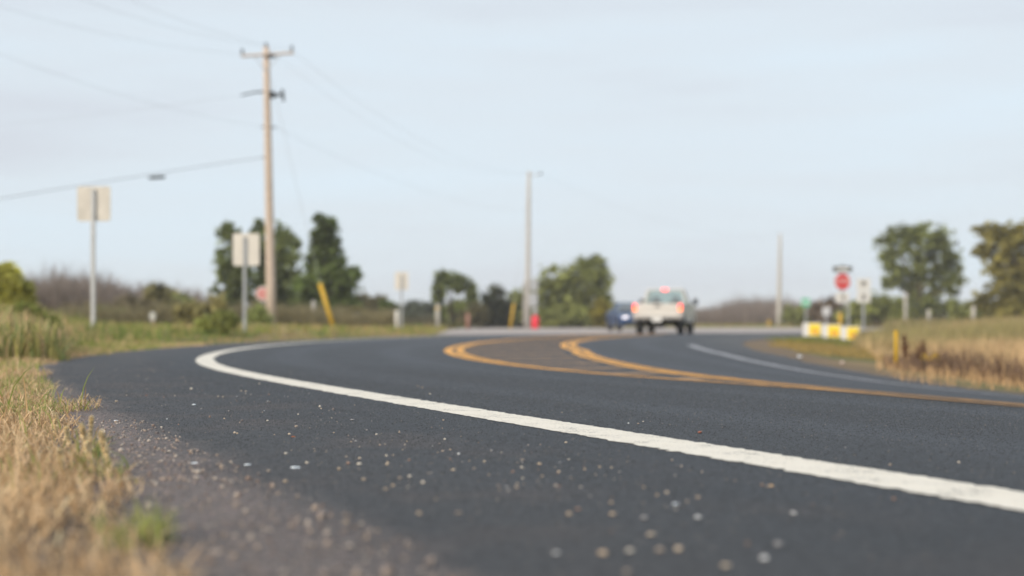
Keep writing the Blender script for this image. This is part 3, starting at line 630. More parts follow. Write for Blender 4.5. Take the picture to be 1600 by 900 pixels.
brush('brown_undergrowth', 'dull brown undergrowth below the treeline', 540, 960, 118, [(540, 490), (960, 490)], (.13, .115, .07), 900)
brush('brown_undergrowth', 'olive undergrowth under the right trees', 1330, 1680, 125, [(1330, 488), (1680, 488)], (.15, .13, .06), 800)
brush('brown_undergrowth', 'mixed olive and tan undergrowth behind the left signs', 90, 620, 66, [(90, 470), (200, 466), (300, 462), (400, 470), (620, 480)], (.26, .22, .12), 3000)
leaves('far_woods', [((x-800)/F*260, 260+rng.uniform(-20, 20), 1.2) for x in range(-100, 1760, 22)], [(4, 6, 2.6+rng.uniform(-.7, .9))]*85, [420]*85, [(.15, .145, .12)]*85, .5, label='low far woods closing the horizon all round', kind='stuff')

# ------------------------------------------------------------------ individual weeds
def dock(label, px, Y, hgt, n, grp='seeded dock plants'):
    X = at(px, Y); root = empty('dock_plant', (X, Y, gh(X, Y)), label=label, cat='weed', group=grp)
    mb = MB(); cs_, rs = [], []
    for i in range(n):
        a = rng.uniform(0, 6.28); l = rng.uniform(.03, .10); h = hgt*rng.uniform(.6, 1)
        mb.tube([(0, 0, 0), (l*.4*math.cos(a), l*.4*math.sin(a), h*.5), (l*math.cos(a), l*math.sin(a), h)], [.007, .005, .003], 5)
        for t in np.linspace(.45, 1, 6): cs_.append((l*t*math.cos(a), l*t*math.sin(a), h*t)); rs.append((.035, .035, .06))
    mb.build('stem', mat('dock_stem', (.12, .06, .035), .8), root)
    leaves('seed_head', cs_, rs, [32]*len(cs_), [(.22, .11, .065)]*len(cs_), .013, root)
dock('rust brown dock plant just right of the yellow post in the field', 1414, 22, .50, 5)
dock('smaller rust brown dock plant standing right of the tall one', 1444, 22.5, .42, 4)
dock('rust brown dock plant left of the yellow wildflowers', 1430, 21, .32, 4)
def wildflower(label, px, py, Y):
    X = at(px, Y); g = gh(X, Y); h = zat(py, Y)-g
    root = empty('wildflower', (X, Y, g), label=label, cat='flower')
    mb = MB().tube([(0, 0, 0), (.02, 0, h*.5), (0, 0, h)], [.006, .005, .004], 6); mb.build('stem', mat('flower_stem', (.08, .12, .03), .7), root)
    leaves('leaf', [(0, 0, h*.35), (0, 0, h*.6)], [(.08, .08, .06)]*2, [30, 30], [(.1, .14, .04)]*2, .04, root)
    hd = MB()
    for k in range(5):
        a = k*1.3; c = (.045*math.cos(a), .045*math.sin(a), h+.03*math.sin(k*2.1))
        for j in range(10):
            b = j*.628; hd.add([c, (c[0]+.04*math.cos(b-.2), c[1]+.01, c[2]+.045*math.sin(b-.2)), (c[0]+.05*math.cos(b), c[1]-.015, c[2]+.055*math.sin(b)), (c[0]+.04*math.cos(b+.2), c[1]+.01, c[2]+.045*math.sin(b+.2))], [(0, 1, 2, 3)])
    hd.build('flower_head', mat('yellow_petals', (.75, .5, .03), .6), root)
wildflower('yellow wildflower in the dead weeds, the left one of two', 1442, 560, 21)
wildflower('yellow wildflower in the dead weeds, the right one of two', 1461, 559, 20.6)
def seedhead(label, px, py, pb, Y, rad, lean, grp):
    X = at(px, Y); z1 = zat(py, Y); z0 = max(gh(X, Y)-.005, 0); hz = z1-z0
    root = empty('seeded_grass_stalk', (X-lean*hz, Y, z0), label=label, cat='grass stalk', group=grp)
    MB().tube([(0, 0, 0), (lean*hz*.3, 0, hz*.45), (lean*hz, 0, hz*.98)], [.0016, .0013, .001], 6).build('stem', mat('straw_stem', (.50, .40, .2), .7), root)
    cs_ = [(lean*hz*t, 0, hz*t) for t in np.linspace(.25, 1, 24)]
    leaves('seed_head', cs_, [(rad*1.5, rad*1.5, rad*1.8)]*24, [50]*24, [(.88, .77, .54)]*24, .0045, root, tight=.4)
SG = 'seeded grass stalks at the road edge'
seedhead('tall pale grass seed head at the asphalt edge, leaning left, rightmost of the row', 157, 677, 740, 3.1, .0034, -.28, SG)
seedhead('tall pale grass seed head at the asphalt edge, second from the right', 127, 664, 730, 3.25, .0032, -.25, SG)
seedhead('thin brown grass seed head between the two tall pale ones', 143, 652, 700, 3.5, .002, .05, SG)
seedhead('short pale grass seed head left of the tall ones', 88, 648, 690, 4.0, .0026, .05, SG)
seedhead('blurred pale grass seed head low in the near turf', 94, 706, 770, 2.9, .0028, -.08, SG)
seedhead('short brown grass seed head beside the short pale one', 103, 668, 700, 3.7, .0024, -.2, SG)

# ------------------------------------------------------------------ stones on the shoulder
def stone_mesh(i, sub=2):
    bm = bmesh.new(); bmesh.ops.create_icosphere(bm, subdivisions=sub, radius=1)
    ax = Vector(rng.uniform(.65, 1.1, 3)); ax.z *= .6; ph = rng.uniform(0, 6, 3)
    for v in bm.verts:
        k = 1+.14*math.sin(3*v.co.x+ph[0])+.12*math.sin(4*v.co.y+ph[1])+.1*math.sin(5*v.co.z+ph[2]); v.co = Vector((v.co.x*ax.x, v.co.y*ax.y, v.co.z*ax.z))*k
    me = bpy.data.meshes.new('pebble'); bm.to_mesh(me); bm.free()
    for p in me.polygons: p.use_smooth = i % 2 == 0
    me.materials.append(STONE); return me
def stone_mat():
    m, t, b = newmat('stone'); n = t.nodes; l = t.links; o = n.new('ShaderNodeObjectInfo'); r = n.new('ShaderNodeValToRGB'); r.color_ramp.interpolation = 'CONSTANT'
    st = [(0, (.46, .36, .26)), (.25, (.55, .45, .34)), (.42, (.33, .27, .22)), (.60, (.58, .52, .44)), (.74, (.27, .26, .26)), (.88, (.30, .19, .14)), (.95, (.58, .58, .58))]
    r.color_ramp.elements[0].color = (*st[0][1], 1); r.color_ramp.elements[1].position = st[1][0]; r.color_ramp.elements[1].color = (*st[1][1], 1)
    for p, c in st[2:]: e = r.color_ramp.elements.new(p); e.color = (*c, 1)
    l.new(o.outputs['Random'], r.inputs[0]); l.new(r.outputs[0], b.inputs['Base Color']); b.inputs['Roughness'].default_value = .55
    return m
STONE = stone_mat(); SM = [stone_mesh(i) for i in range(8)]
GRP = 'small loose pebbles on the shoulder'
def pebble(px, py, wpx, mesh=None, name='pebble', label=None, group=GRP, cat='pebble', m=None, flat=1.0):
    Y = F*CAM_H/(py-HY); X = at(px, Y); s_, d_ = xy2sd(np.array([X]), np.array([Y])); z = float(H(np.array([X]), np.array([Y]), (s_, d_))[0])
    if d_[0] > 0:
        for _ in range(6):
            Y = F*(CAM_H-z)/(py-HY); X = at(px, Y); s_, d_ = xy2sd(np.array([X]), np.array([Y])); z = float(H(np.array([X]), np.array([Y]), (s_, d_))[0])
    r = wpx/2*Y/F; me = mesh or random.choice(SM)
    o = bpy.data.objects.new(name, me); COL.objects.link(o); o.location = (X, Y, z+r*.35*flat); o.rotation_euler = (0, 0, random.uniform(0, 6.28)); o.scale = (r, r, r*flat)
    if m:
        me = me.copy(); me.materials.clear(); me.materials.append(m); o.data = me
    return tag(o, label or 'small tan or grey pebble lying loose on the dark shoulder', cat, group)
REDSTONE = mat('red_stone', (.30, .11, .07), .7, scale=3); PALE = mat('pale_litter', (.68, .72, .76), .45, scale=3); RUSTLEAF = mat('rust_flake', (.30, .10, .04), .7)
pebble(1093, 677, 8, label='reddish round stone lying alone above the white line', group=None, m=REDSTONE, flat=1.1)
pebble(386, 727, 15, name='litter_flake', label='larger pale flat flake of litter on the shoulder', group=None, cat='litter', m=PALE, flat=.35)
pebble(461, 731, 18, name='litter_flake', label='largest pale flat flake, beside the similar one to its left', group=None, cat='litter', m=PALE, flat=.3)
pebble(305, 724, 14, name='litter_flake', label='faint pale flake nearest the grass edge', group=None, cat='litter', m=PALE, flat=.25)
pebble(181, 658, 12, name='litter_flake', label='small pale flake on the grit beside the dry turf', group=None, cat='litter', m=PALE, flat=.3)
pebble(1056, 788, 13, name='litter_flake', label='bluish pale flake in the near right asphalt', group=None, cat='litter', m=PALE, flat=.4)
pebble(303, 633, 9, name='litter_flake', label='small white crumb cluster beyond the loose pebbles', group=None, cat='litter', m=PALE, flat=.5)
pebble(229, 618, 5, label='rust coloured flake beside two pale crumbs', group=None, m=RUSTLEAF, flat=.5)
pebble(459, 683, 10, label='rust brown flat chip among the tan pebbles', group=None, m=RUSTLEAF, flat=.4)
pebble(1205, 760, 7, label='small orange tan pebble between the white line and the near blur', group=None, m=mat('tan_stone', (.55, .38, .22), .6), flat=1)
known = [(500, 636, 6), (502, 639, 4), (693, 657, 4), (695, 687, 5), (604, 713, 6), (606, 724, 6), (614, 760, 8), (625, 748, 8), (562, 726, 8), (544, 725, 8), (541, 817, 10), (716, 803, 11), (603, 765, 8), (562, 717, 6), (549, 691, 5), (552, 687, 4), (843, 726, 7), (873, 738, 6), (884, 692, 5), (795, 768, 8), (807, 763, 8), (903, 797, 10), (889, 804, 10), (958, 805, 11), (1007, 811, 13), (1018, 837, 13), (942, 866, 15), (984, 863, 15), (1030, 861, 14), (1060, 860, 14), (869, 866, 13), (980, 896, 15), (1194, 875, 16), (1134, 886, 16), (1217, 852, 14), (1321, 700, 4), (1391, 727, 6), (1498, 723, 6), (1200, 761, 7), (968, 738, 6), (982, 662, 4), (878, 645, 3), (1005, 659, 3), (1240, 803, 9), (1397, 781, 9), (653, 604, 4), (660, 606, 4), (672, 616, 4), (299, 608, 5), (405, 600, 4), (384, 612, 4), (420, 617, 4), (466, 648, 4), (418, 658, 5), (367, 677, 6), (371, 678, 5), (104, 609, 6), (75, 596, 6), (182, 628, 6), (252, 668, 4), (279, 664, 4), (420, 737, 8), (446, 753, 8), (480, 724, 7), (530, 734, 8), (569, 750, 8), (640, 745, 7), (673, 740, 7), (661, 755, 8), (655, 803, 9), (768, 705, 6), (757, 722, 6), (741, 733, 6), (1090, 810, 11), (1050, 720, 6), (815, 731, 6)]
for p in known: pebble(*p)
cnt = 0
while cnt < 165:
    y = rng.uniform(575, 800); x = rng.uniform(130, 1100); Y = F*CAM_H/(y-HY); X = at(x, Y); s_, d_ = xy2sd(np.array([X]), np.array([Y])); d_ = d_[0]
    if not (-1.15 < d_ < -.12): continue
    if rng.uniform() > math.exp(-((d_+.68)/.28)**2)*(1 if Y > 2.6 else .5): continue
    pebble(x, y, max(2.0, min(10, rng.gamma(4, .0014)*F/Y))); cnt += 1
def grit():
    bm = bmesh.new(); bmesh.ops.create_icosphere(bm, subdivisions=1, radius=1); V0 = np.array([v.co[:] for v in bm.verts]); F0 = np.array([[v.index for v in f.verts] for f in bm.faces]); bm.free()
    X = rng.uniform(-6, 1.8, 260000); Y = rng.uniform(.9, 20, 260000); s_, d_ = xy2sd(X, Y)
    p = np.where(d_ < -1.22, np.where(s_ < 3, .6, .06), .012*np.exp(-((d_+.7)/.33)**2)+.0008)*np.where(Y > 9, .3, 1)
    k = (d_ > dl(s_)-.12) & (d_ < 2.8) & (rng.uniform(0, 1, len(X)) < p); X, Y, s_, d_ = X[k], Y[k], s_[k], d_[k]; n = len(X)
    Z = H(X, Y, (s_, d_)); r = np.where(d_ < -1.25, rng.gamma(2.5, .0010, n), rng.gamma(3, .0007, n))+.0008
    V = V0[None]*(r[:, None, None]*rng.uniform(.6, 1.2, (n, 1, 3)))+np.stack([X, Y, Z+r*.3], -1)[:, None]
    fl = (F0[None]+(np.arange(n)*len(V0))[:, None, None]).reshape(-1)
    cc = np.array([(.34, .27, .22), (.24, .20, .18), (.15, .13, .125), (.42, .36, .31), (.22, .16, .13)])[rng.integers(0, 5, n)]
    m, t, b = newmat('grit'); a = t.nodes.new('ShaderNodeAttribute'); a.attribute_name = 'col'; t.links.new(a.outputs['Color'], b.inputs['Base Color']); b.inputs['Roughness'].default_value = .7
    tag(npmesh('gravel', V.reshape(-1, 3), fl, np.full(n*len(F0), 3), m, None, np.repeat(cc, len(V0), 0)), 'fine grit and gravel washed along the asphalt edge', kind='stuff')
grit()
def aggregate():
    n0 = 330000; Y = np.sqrt(rng.uniform(1.9**2, 15**2, n0)); X = rng.uniform(-.46, .46, n0)*Y; s_, d_ = xy2sd(X, Y)
    k = (d_ > dl(s_)) & (d_ < 2.7) & (rng.uniform(0, 1, n0) < 1-sm(Y, 7, 14.5)); X, Y, s_, d_ = X[k], Y[k], s_[k], d_[k]; n = len(X); Z = H(X, Y, (s_, d_))
    r = rng.uniform(.0015, .0032, n); h = r*rng.uniform(.5, .95, n); a = rng.uniform(0, 1.57, n)
    V = np.empty((n, 5, 3))
    for i in range(4):
        V[:, i, 0] = X+r*np.cos(a+i*1.5708); V[:, i, 1] = Y+r*np.sin(a+i*1.5708); V[:, i, 2] = Z-.0005
    on = abs(d_) < wh(s_)-.006
    V[:, 4] = np.stack([X+r*rng.uniform(-.4, .4, n), Y+r*rng.uniform(-.4, .4, n), Z+h+.002*on], -1); V[:, :4, 2] += (.0018*on)[:, None]
    f = np.array([[0, 1, 4], [1, 2, 4], [2, 3, 4], [3, 0, 4]]); fl = (f[None]+(np.arange(n)*5)[:, None, None]).reshape(-1)
    g = rng.gamma(3.0, .0108, (n, 1))+.009; c = g*np.array([.98, 1, 1.08]); c = np.where(rng.uniform(0, 1, (n, 1)) < .04, np.array([.26, .22, .18]), c)
    dusty = (rng.uniform(0, 1, n) < sm(-d_, 1.18, 1.38)*(s_ < 6))[:, None]; c = np.where(dusty, np.array([.27, .21, .205])*rng.uniform(.5, 1.4, (n, 1)), c)
    c = np.where(on[:, None], np.array([.80, .74, .64])*rng.uniform(.82, 1.05, (n, 1)), c)
    tag(npmesh('road_aggregate', V.reshape(-1, 3), fl, np.full(n*4, 3), MATS['grit'], None, np.repeat(c, 5, 0)), 'coarse stone texture standing out of the asphalt surface', kind='stuff')
aggregate()
def twig(label, a, b, rad=.003):
    pts = []
    for px, py in (a, b):
        Y = F*(CAM_H-.01)/(py-HY); pts.append(Vector((at(px, Y), Y, .012)))
    mid = (pts[0]+pts[1])/2; o = MB().tube([pts[0]-mid, Vector((0, 0, .004)), pts[1]-mid], [rad, rad*.9, rad*.5], 7).build('dry_stalk', mat('straw', (.60, .48, .30), .7), None, smooth=True, loc=mid)
    tag(o, label, 'dry stalk')
twig('broken straw stalk lying on the grit at the turf edge', (180, 756), (212, 748), .0028)
twig('blurred straw stalk on the grit in the near left corner', (250, 838), (292, 824), .0028)

# ------------------------------------------------------------------ utility poles and wires
def lean_pole(name, label, px0, px1, top, Y, r0, r1, m, group=None):
    x0, x1 = at(px0, Y), at(px1, Y); g = gh(x0, Y); root = empty(name, (x0, Y, g), label=label, cat='utility pole', group=group)
    hz = zat(top, Y)-g; k = [(t*(x1-x0), 0, t*hz-.1*(t == 0)) for t in np.linspace(0, 1, 7)]
    MB().tube(k, list(np.linspace(r0, r1, 7)), 14).build('shaft', m, root, smooth=True)
    return root, hz, x1-x0
p1, hz1, lx1 = lean_pole('utility_pole', 'tall tan wooden utility pole with crossarm beside the second sign', 424.5, 416, 74, 54, .19, .115, WOODPOLE)
k54 = 54/F
def rel(px, py, Y, root): return Vector((at(px, Y)-root.location.x, 0, zat(py, Y)-root.location.z))
ca, cb = rel(378, 89, 54, p1), rel(460, 84, 54, p1); ca.y = cb.y = -.17
arm = MB().tube([ca, cb], .05, 4).build('crossarm', WOODPOLE, p1)
for px, py in ((380, 87), (457, 82)):
    c = rel(px, py, 54, p1); MB().lathe([(.03, 0), (.06, .03), (.035, .07), (.06, .11), (.03, .2)], 10, (c.x, -.17, c.z+.03)).build('insulator', DARKM, p1, smooth=True)
c = rel(416, 72, 54, p1); MB().lathe([(.03, 0), (.06, .03), (.035, .07), (.06, .11), (.03, .16)], 10, (c.x, 0, c.z-.03)).build('insulator', DARKM, p1, smooth=True)
c = rel(425, 89, 54, p1); MB().box((c.x, -.19, c.z), (.3, .12, .14)).build('bracket', DARKM, p1, .01)
MB().tube([rel(417, 92, 54, p1)+Vector((0, -.17, -.5)), rel(398, 88, 54, p1)+Vector((0, -.17, 0))], .018, 6).build('brace', GALV, p1)
MB().tube([rel(417, 92, 54, p1)+Vector((0, -.17, -.5)), rel(440, 86, 54, p1)+Vector((0, -.17, 0))], .018, 6).build('brace', GALV, p1)
MB().tube([rel(418, 143, 54, p1), rel(398, 144, 54, p1), rel(377, 149, 54, p1)], [.045, .035, .03], 6).build('side_arm', DARKM, p1)
sw = MB().tube([rel(418, 147, 54, p1), rel(444, 148, 54, p1)], .05, 8); sw.box(rel(424, 148, 54, p1), (.2, .2, .26)); sw.tube([rel(441, 140, 54, p1), rel(443, 158, 54, p1)], .055, 8); sw.box(rel(432, 149, 54, p1), (.16, .12, .1))
sw.build('cutout_switch', DARKM, p1)
MB().tube([rel(408, 198, 54, p1), rel(432, 199, 54, p1)], .03, 6).build('bracket', DARKM, p1)
MB().tube([rel(417, 246, 54, p1), rel(409, 246, 54, p1)], .025, 6).build('bracket', DARKM, p1)
p2, hz2, _ = lean_pole('utility_pole', 'pale grey utility pole in the centre of the treeline', 824, 826.5, 268, 95, .2, .11, GREYPOLE)
c = rel(845, 273, 95, p2); MB().tube([rel(826, 274, 95, p2), c], .03, 6).build('crossarm', GREYPOLE, p2); MB().lathe([(.04, 0), (.07, .05), (.04, .1), (.07, .15), (.03, .22)], 8, (c.x, 0, c.z)).build('insulator', DARKM, p2)
MB().tube([rel(819, 440, 95, p2)+Vector((0, -.22, 0)), rel(819, 506, 95, p2)+Vector((0, -.22, 0))], .06, 8).build('conduit', GREYPOLE, p2)
p3, hz3, _ = lean_pole('utility_pole', 'thin distant grey utility pole left of the stop sign', 1217, 1219, 365, 150, .3, .13, GREYPOLE)
# equipment stand beside the centre pole
X = at(836, 94.5); cab = empty('meter_stand', (X, 94.5, gh(X, 94.5)), label='grey equipment cabinets on a post beside the central pole', cat='utility cabinet')
MB().tube([(0, 0, 0), (0, 0, 3.2)], .07, 8).build('post', GREYPOLE, cab)
MB().box((-.05, -.12, 2.9), (.5, .25, .75)).build('cabinet', GALV, cab, .02); MB().box((-.12, -.12, 1.95), (.6, .25, .85)).build('cabinet', GALV, cab, .02); MB().box((0, -.1, 1.2), (.26, .2, .4)).build('junction_box', GALV, cab, .02)
X = at(836.5, 92); rb = empty('utility_pedestal', (X, 92, gh(X, 92)), label='bright red rounded pedestal at the foot of the central pole', cat='pedestal')
REDP = mat('red_plastic', (.85, .04, .07), .5, noise=.05)
MB().lathe([(.2, 0), (.24, .05), (.24, .7), (.2, .8), (.1, .87), (.02, .9)], 18).build('body', REDP, rb, smooth=True); MB().lathe([(.26, 0), (.27, .05), (.25, .08)], 18, (0, 0, .55)).build('collar', REDP, rb)

def wire(label, a, b, sag, rad=.004, group='overhead wires'):
    a = Vector(a); b = Vector(b); pts = [a.lerp(b, t)-Vector((0, 0, sag*4*t*(1-t))) for t in np.linspace(0, 1, 26)]
    o = MB().tube([p-a for p in pts], rad, 6).build('overhead_wire', WIREM, None, smooth=True, loc=a); return tag(o, label, 'wire', group)
def P3(px, py, Y): return Vector((at(px, Y), Y, zat(py, Y)))
wire('overhead wire from the left end of the top crossarm towards the upper left', P3(380, 84, 53.8), P3(-420, -140, 30), .6)
wire('overhead wire from the pole top towards the upper left', P3(416, 72, 54), P3(-300, -190, 30), .6)
wire('overhead wire from the right crossarm end towards the upper left', P3(457, 78, 53.8), P3(-180, -200, 30), .6)
wire('overhead wire from below the crossarm running left across the open sky', P3(410, 198, 54), P3(-160, 22, 34), .35)
wire('overhead wire from the side arm sloping gently down to the left', P3(378, 148, 54), P3(-300, 215, 80), .3)
lo = wire('lowest thick cable running from the utility pole behind the first sign', P3(411, 246, 54), P3(-200, 345, 40), -.05, .012)
spl = MB().lathe([(.02, 0), (.055, .05), (.06, .2), (.06, .45), (.05, .55), (.02, .62)], 10, (0, 0, 0), 'y').build('splice_case', DARKM, None, smooth=True)
spl.location = P3(232, 278, 50.8); spl.rotation_euler = (R(4), 0, R(-90)); tag(spl, 'dark splice case hanging on the lowest cable', 'splice case')
wire('overhead wire from the right crossarm end to the central pole', P3(457, 80, 53.8), P3(845, 272, 95), 1.3, .0045)
wire('overhead wire from the pole top to the central pole', P3(416, 74, 54), P3(826, 268, 95), 1.6, .004)
wire('lower overhead wire between the utility pole and the central pole', P3(430, 199, 54), P3(827, 330, 95), .7, .0045)
wire('overhead wire from the central pole to the distant thin pole', P3(845, 272, 95), P3(1219, 366, 150), 1.4, .006)
# guy wire guards
def guy(label, top_px, bot_px, Y, anchor):
    a = P3(*bot_px, Y); b = P3(*top_px, Y); a.z = gh(a.x, Y)
    root = empty('guy_guard', a, label=label, cat='guy wire guard')
    dirv = (b-a); MB().tube([Vector((0, 0, -.02)), dirv], [.085, .085], 10).build('sleeve', YELLOWP, root, smooth=True)
    if anchor: MB().tube([dirv*.98, anchor-a], .008, 6).build('cable', GALV, root)
guy('slanted yellow guy wire guard against the dark evergreen', (500, 443), (524, 512), 54, P3(418, 100, 54))
guy('slim yellow guy wire guard just left of the central pole', (803, 474), (797, 513), 95, P3(826, 290, 95))
# ------------------------------------------------------------------ signs
def post_tube(h, r=.03): return MB().box((0, 0, h/2-.1), (r*2, r*1.4, h+.2))
def octa(r): return [(r*math.cos(R(22.5+45*k)), r*math.sin(R(22.5+45*k))) for k in range(8)]
def back_sign(label, px, Y, ptop, pbot, pl, pr, m, rz=0, postw=.03, post_top=None, group='signs seen from behind'):
    X = at(px, Y); g = gh(X, Y); root = empty('road_sign', (X, Y, g), rz, label=label, cat='road sign', group=group)
    z1, z0 = zat(ptop, Y)-g, zat(pbot, Y)-g; x0, x1 = at(pl, Y)-X, at(pr, Y)-X
    h = zat(post_top or ptop, Y)-g
    # u-channel post
    mb = MB(); w_ = postw
    mb.box((0, -.02, h/2-.15), (w_*2, .006, h+.3)); mb.box((-w_, 0, h/2-.15), (.006, .036, h+.3)); mb.box((w_, 0, h/2-.15), (.006, .036, h+.3))
    mb.build('post', GALV, root)
    cx_, cz, ww, hh_ = (x0+x1)/2, (z0+z1)/2, x1-x0, z1-z0
    r = .05; pts = []
    for sx, sz, a0 in ((1, 1, 0), (-1, 1, 90), (-1, -1, 180), (1, -1, 270)):
        for a in (0, 30, 60, 90): pts.append((cx_+sx*(ww/2-r)+r*math.cos(R(a0+a)), cz+sz*(hh_/2-r)+r*math.sin(R(a0+a))))
    MB().prism(pts, .024, .028).build('panel', m, root)
    MB().prism(pts, .0285, .0295).build('panel_face', WHITEP, root)
    for zz in (z0+.1, z1-.1): MB().lathe([(.012, 0), (.012, .012)], 8, (0, -.035, zz), 'y').build('bolt', GALV, root)
    return root
back_sign('leftmost square sign seen from behind on a tall grey post', 145.5, 25, 291, 345.5, 119, 172.5, ALU2, R(-4), .034, 296)
back_sign('cream backed rectangular sign on a grey post left of the utility pole', 382, 33, 364.5, 415, 364, 405, ALU, R(6), .033, 370)
back_sign('small distant sign seen from behind left of the open green tree', 627.5, 60, 425, 453, 617, 638, ALU, R(3), .04, 430)
STEELW = mat('sign_white', (.74, .72, .67), .5, noise=.05); SIGNRED = mat('sign_red', (.62, .025, .03), .45, noise=.08); SIGNBLK = mat('sign_black', (.03, .03, .03), .5); SIGNGRN = mat('sign_green', (.10, .48, .29), .5, noise=.05)
def text(body, size, loc, m, parent, name='lettering'):
    c = bpy.data.curves.new(name, 'FONT'); c.body = body; c.size = size; c.align_x = 'CENTER'; c.align_y = 'CENTER'; c.extrude = .001; c.materials.append(m)
    o = bpy.data.objects.new(name, c); COL.objects.link(o); 
    me = bpy.data.meshes.new_from_object(o); me.name = name; bpy.data.objects.remove(o); bpy.data.curves.remove(c)
    if not me.materials: me.materials.append(m)
    o = bpy.data.objects.new(name, me); COL.objects.link(o); o.parent = parent; o.location = loc; o.rotation_euler = (R(90), 0, 0); return o
def stop_sign():
    Y = 66; px = 1316; X = at(px, Y); g = gh(X, Y); root = empty('stop_sign', (X, Y, g), R(4), label='red octagonal stop sign with a dark plate above and a white plate below', cat='stop sign')
    zc = zat(440, Y)-g; h = zat(413, Y)-g
    post_tube(h, .04).build('post', mat('dark_post', (.09, .085, .09), .6), root)
    MB().prism([(x, zc+y) for x, y in octa(.41)], -.045, -.035).build('sign_border', STEELW, root)
    MB().prism([(x, zc+y) for x, y in octa(.385)], -.052, -.046).build('sign_face', SIGNRED, root)
    text('STOP', .3, (0, -.054, zc), STEELW, root)
    z2 = zat(465, Y)-g; pl = MB().box((.0, -.05, z2), (.62, .01, .46)).build('lower_plate', STEELW, root, .004); MB().box((.03, -.058, z2), (.16, .004, .2)).build('plate_mark', mat('faded_black', (.2, .19, .18), .6), pl)
    z3 = zat(420.5, Y)-g; up = MB().box((0, -.05, z3), (.9, .01, .27)).build('upper_plate', mat('faded_black_plate', (.10, .10, .09), .6), root, .004)
    MB().prism([(-.26, z3-.06), (.26, z3-.06), (.26, z3+.06), (-.26, z3+.06)], -.062, -.056).build('plate_mark', STEELW, up)
stop_sign()
X = at(1325.5, 64); o = empty('sign_post', (X, 64, gh(X, 64)), label='bare grey steel post just right of the stop sign', cat='post'); post_tube(zat(470, 64)-gh(X, 64), .04).build('shaft', GALV, o); MB().box((0, 0, zat(470, 64)-gh(X, 64)), (.1, .08, .04)).build('cap', GALV, o)
def white_sign():
    Y = 62; X = at(1349, Y); g = gh(X, Y); root = empty('road_sign', (X, Y, g), R(3), label='tall white sign with two dark marks right of the stop sign', cat='road sign')
    post_tube(zat(436, Y)-g, .045).build('post', GALV, root)
    z1, z0 = zat(435, Y)-g, zat(473, Y)-g; zm = (z0+z1)/2
    up = MB().box((0, -.05, (zm+.01+z1)/2), (.6, .012, (z1-zm)-.02)).build('upper_plate', STEELW, root, .004); lo_ = MB().box((0, -.05, (z0+zm-.01)/2), (.6, .012, (zm-z0)-.02)).build('lower_plate', STEELW, root, .004)
    G = mat('faded_black', (.2, .19, .18), .6)
    MB().box((0, -.06, z1-.22), (.2, .004, .2)).build('plate_mark', G, up); MB().prism([(-.09, z0+.14), (.09, z0+.14), (.09, z0+.3), (0, z0+.38), (-.09, z0+.3)], -.062, -.058).build('plate_mark', G, lo_)
white_sign()
def small_sign(name, label, px, top, bot, w_px, Y, m, postm=GALV, rz=0, mark=None):
    X = at(px, Y); g = gh(X, Y); root = empty(name, (X, Y, g), rz, label=label, cat='road sign')
    z1, z0 = zat(top, Y)-g, zat(bot, Y)-g; post_tube(z1, .045).build('post', postm, root)
    pn = MB().box((0, -.05, (z0+z1)/2), (w_px*Y/F, .01, z1-z0)).build('panel', m, root, .004)
    MB().box((0, -.058, (z0+z1)/2), (w_px*Y/F*.8, .003, (z1-z0)*.18)).build('panel_stripe', STEELW if m != STEELW else SIGNGRN, pn) if mark else None
small_sign('road_sign', 'small pale green sign beyond the left yard sign', 1259, 466, 479, 13, 110, SIGNGRN, mark=True)
small_sign('road_sign', 'small grey white sign between the green sign and the stop sign', 1291, 480, 493, 13, 90, mat('sign_grey', (.55, .55, .55), .5))
small_sign('marker_sign', 'small pale square marker among the bare brush', 238, 488, 500, 8, 60, STEELW, WOODPOLE, R(20))
small_sign('marker_sign', 'tiny white marker at the edge of the olive bush', 557, 490, 500, 7, 70, STEELW, WOODPOLE)
def yard_sign(px, py0, py1, Y, label):
    X = at(px, Y); g = gh(X, Y); root = empty('yard_sign', (X, Y, g), R(-6), label=label, cat='yard sign', group='yard signs on the corner')
    z1 = zat(py0, Y)-g; z0 = max(zat(py1, Y)-g, .01); w_ = .50; zc = (z0+z1)/2; h = z1-z0
    wr = MB(); [wr.tube([(x, .0, -.1), (x, .0, z1*.8)], .005, 6) for x in (-.12, .14)]; wr.build('stake', GALV, root)
    pn = MB().box((0, -.012, zc), (w_, .008, h)).build('panel', WHITEP, root, .002)
    MB().box((-.252, .05, zc), (.008, .13, h)).build('side_panel', WHITEP, root, .002)
    yp = MB().box((.07, -.018, zc), (.33, .003, h*.86)).build('yellow_print', mat('yellow_print', (.95, .72, .05), .5, noise=.04), pn)
    MB().box((.08, -.0225, zc-h*.17), (.16, .003, h*.28)).build('orange_print', mat('orange_print', (.85, .36, .08), .5), pn)
yard_sign(1269, 504.5, 525.5, 41, 'white and yellow yard sign, farthest left of the three on the corner')
yard_sign(1299, 507, 528.5, 39.7, 'white and yellow yard sign in the middle of the row of three')
yard_sign(1329, 510, 532, 38.4, 'white and yellow yard sign, right end of the row next to the tall grass')
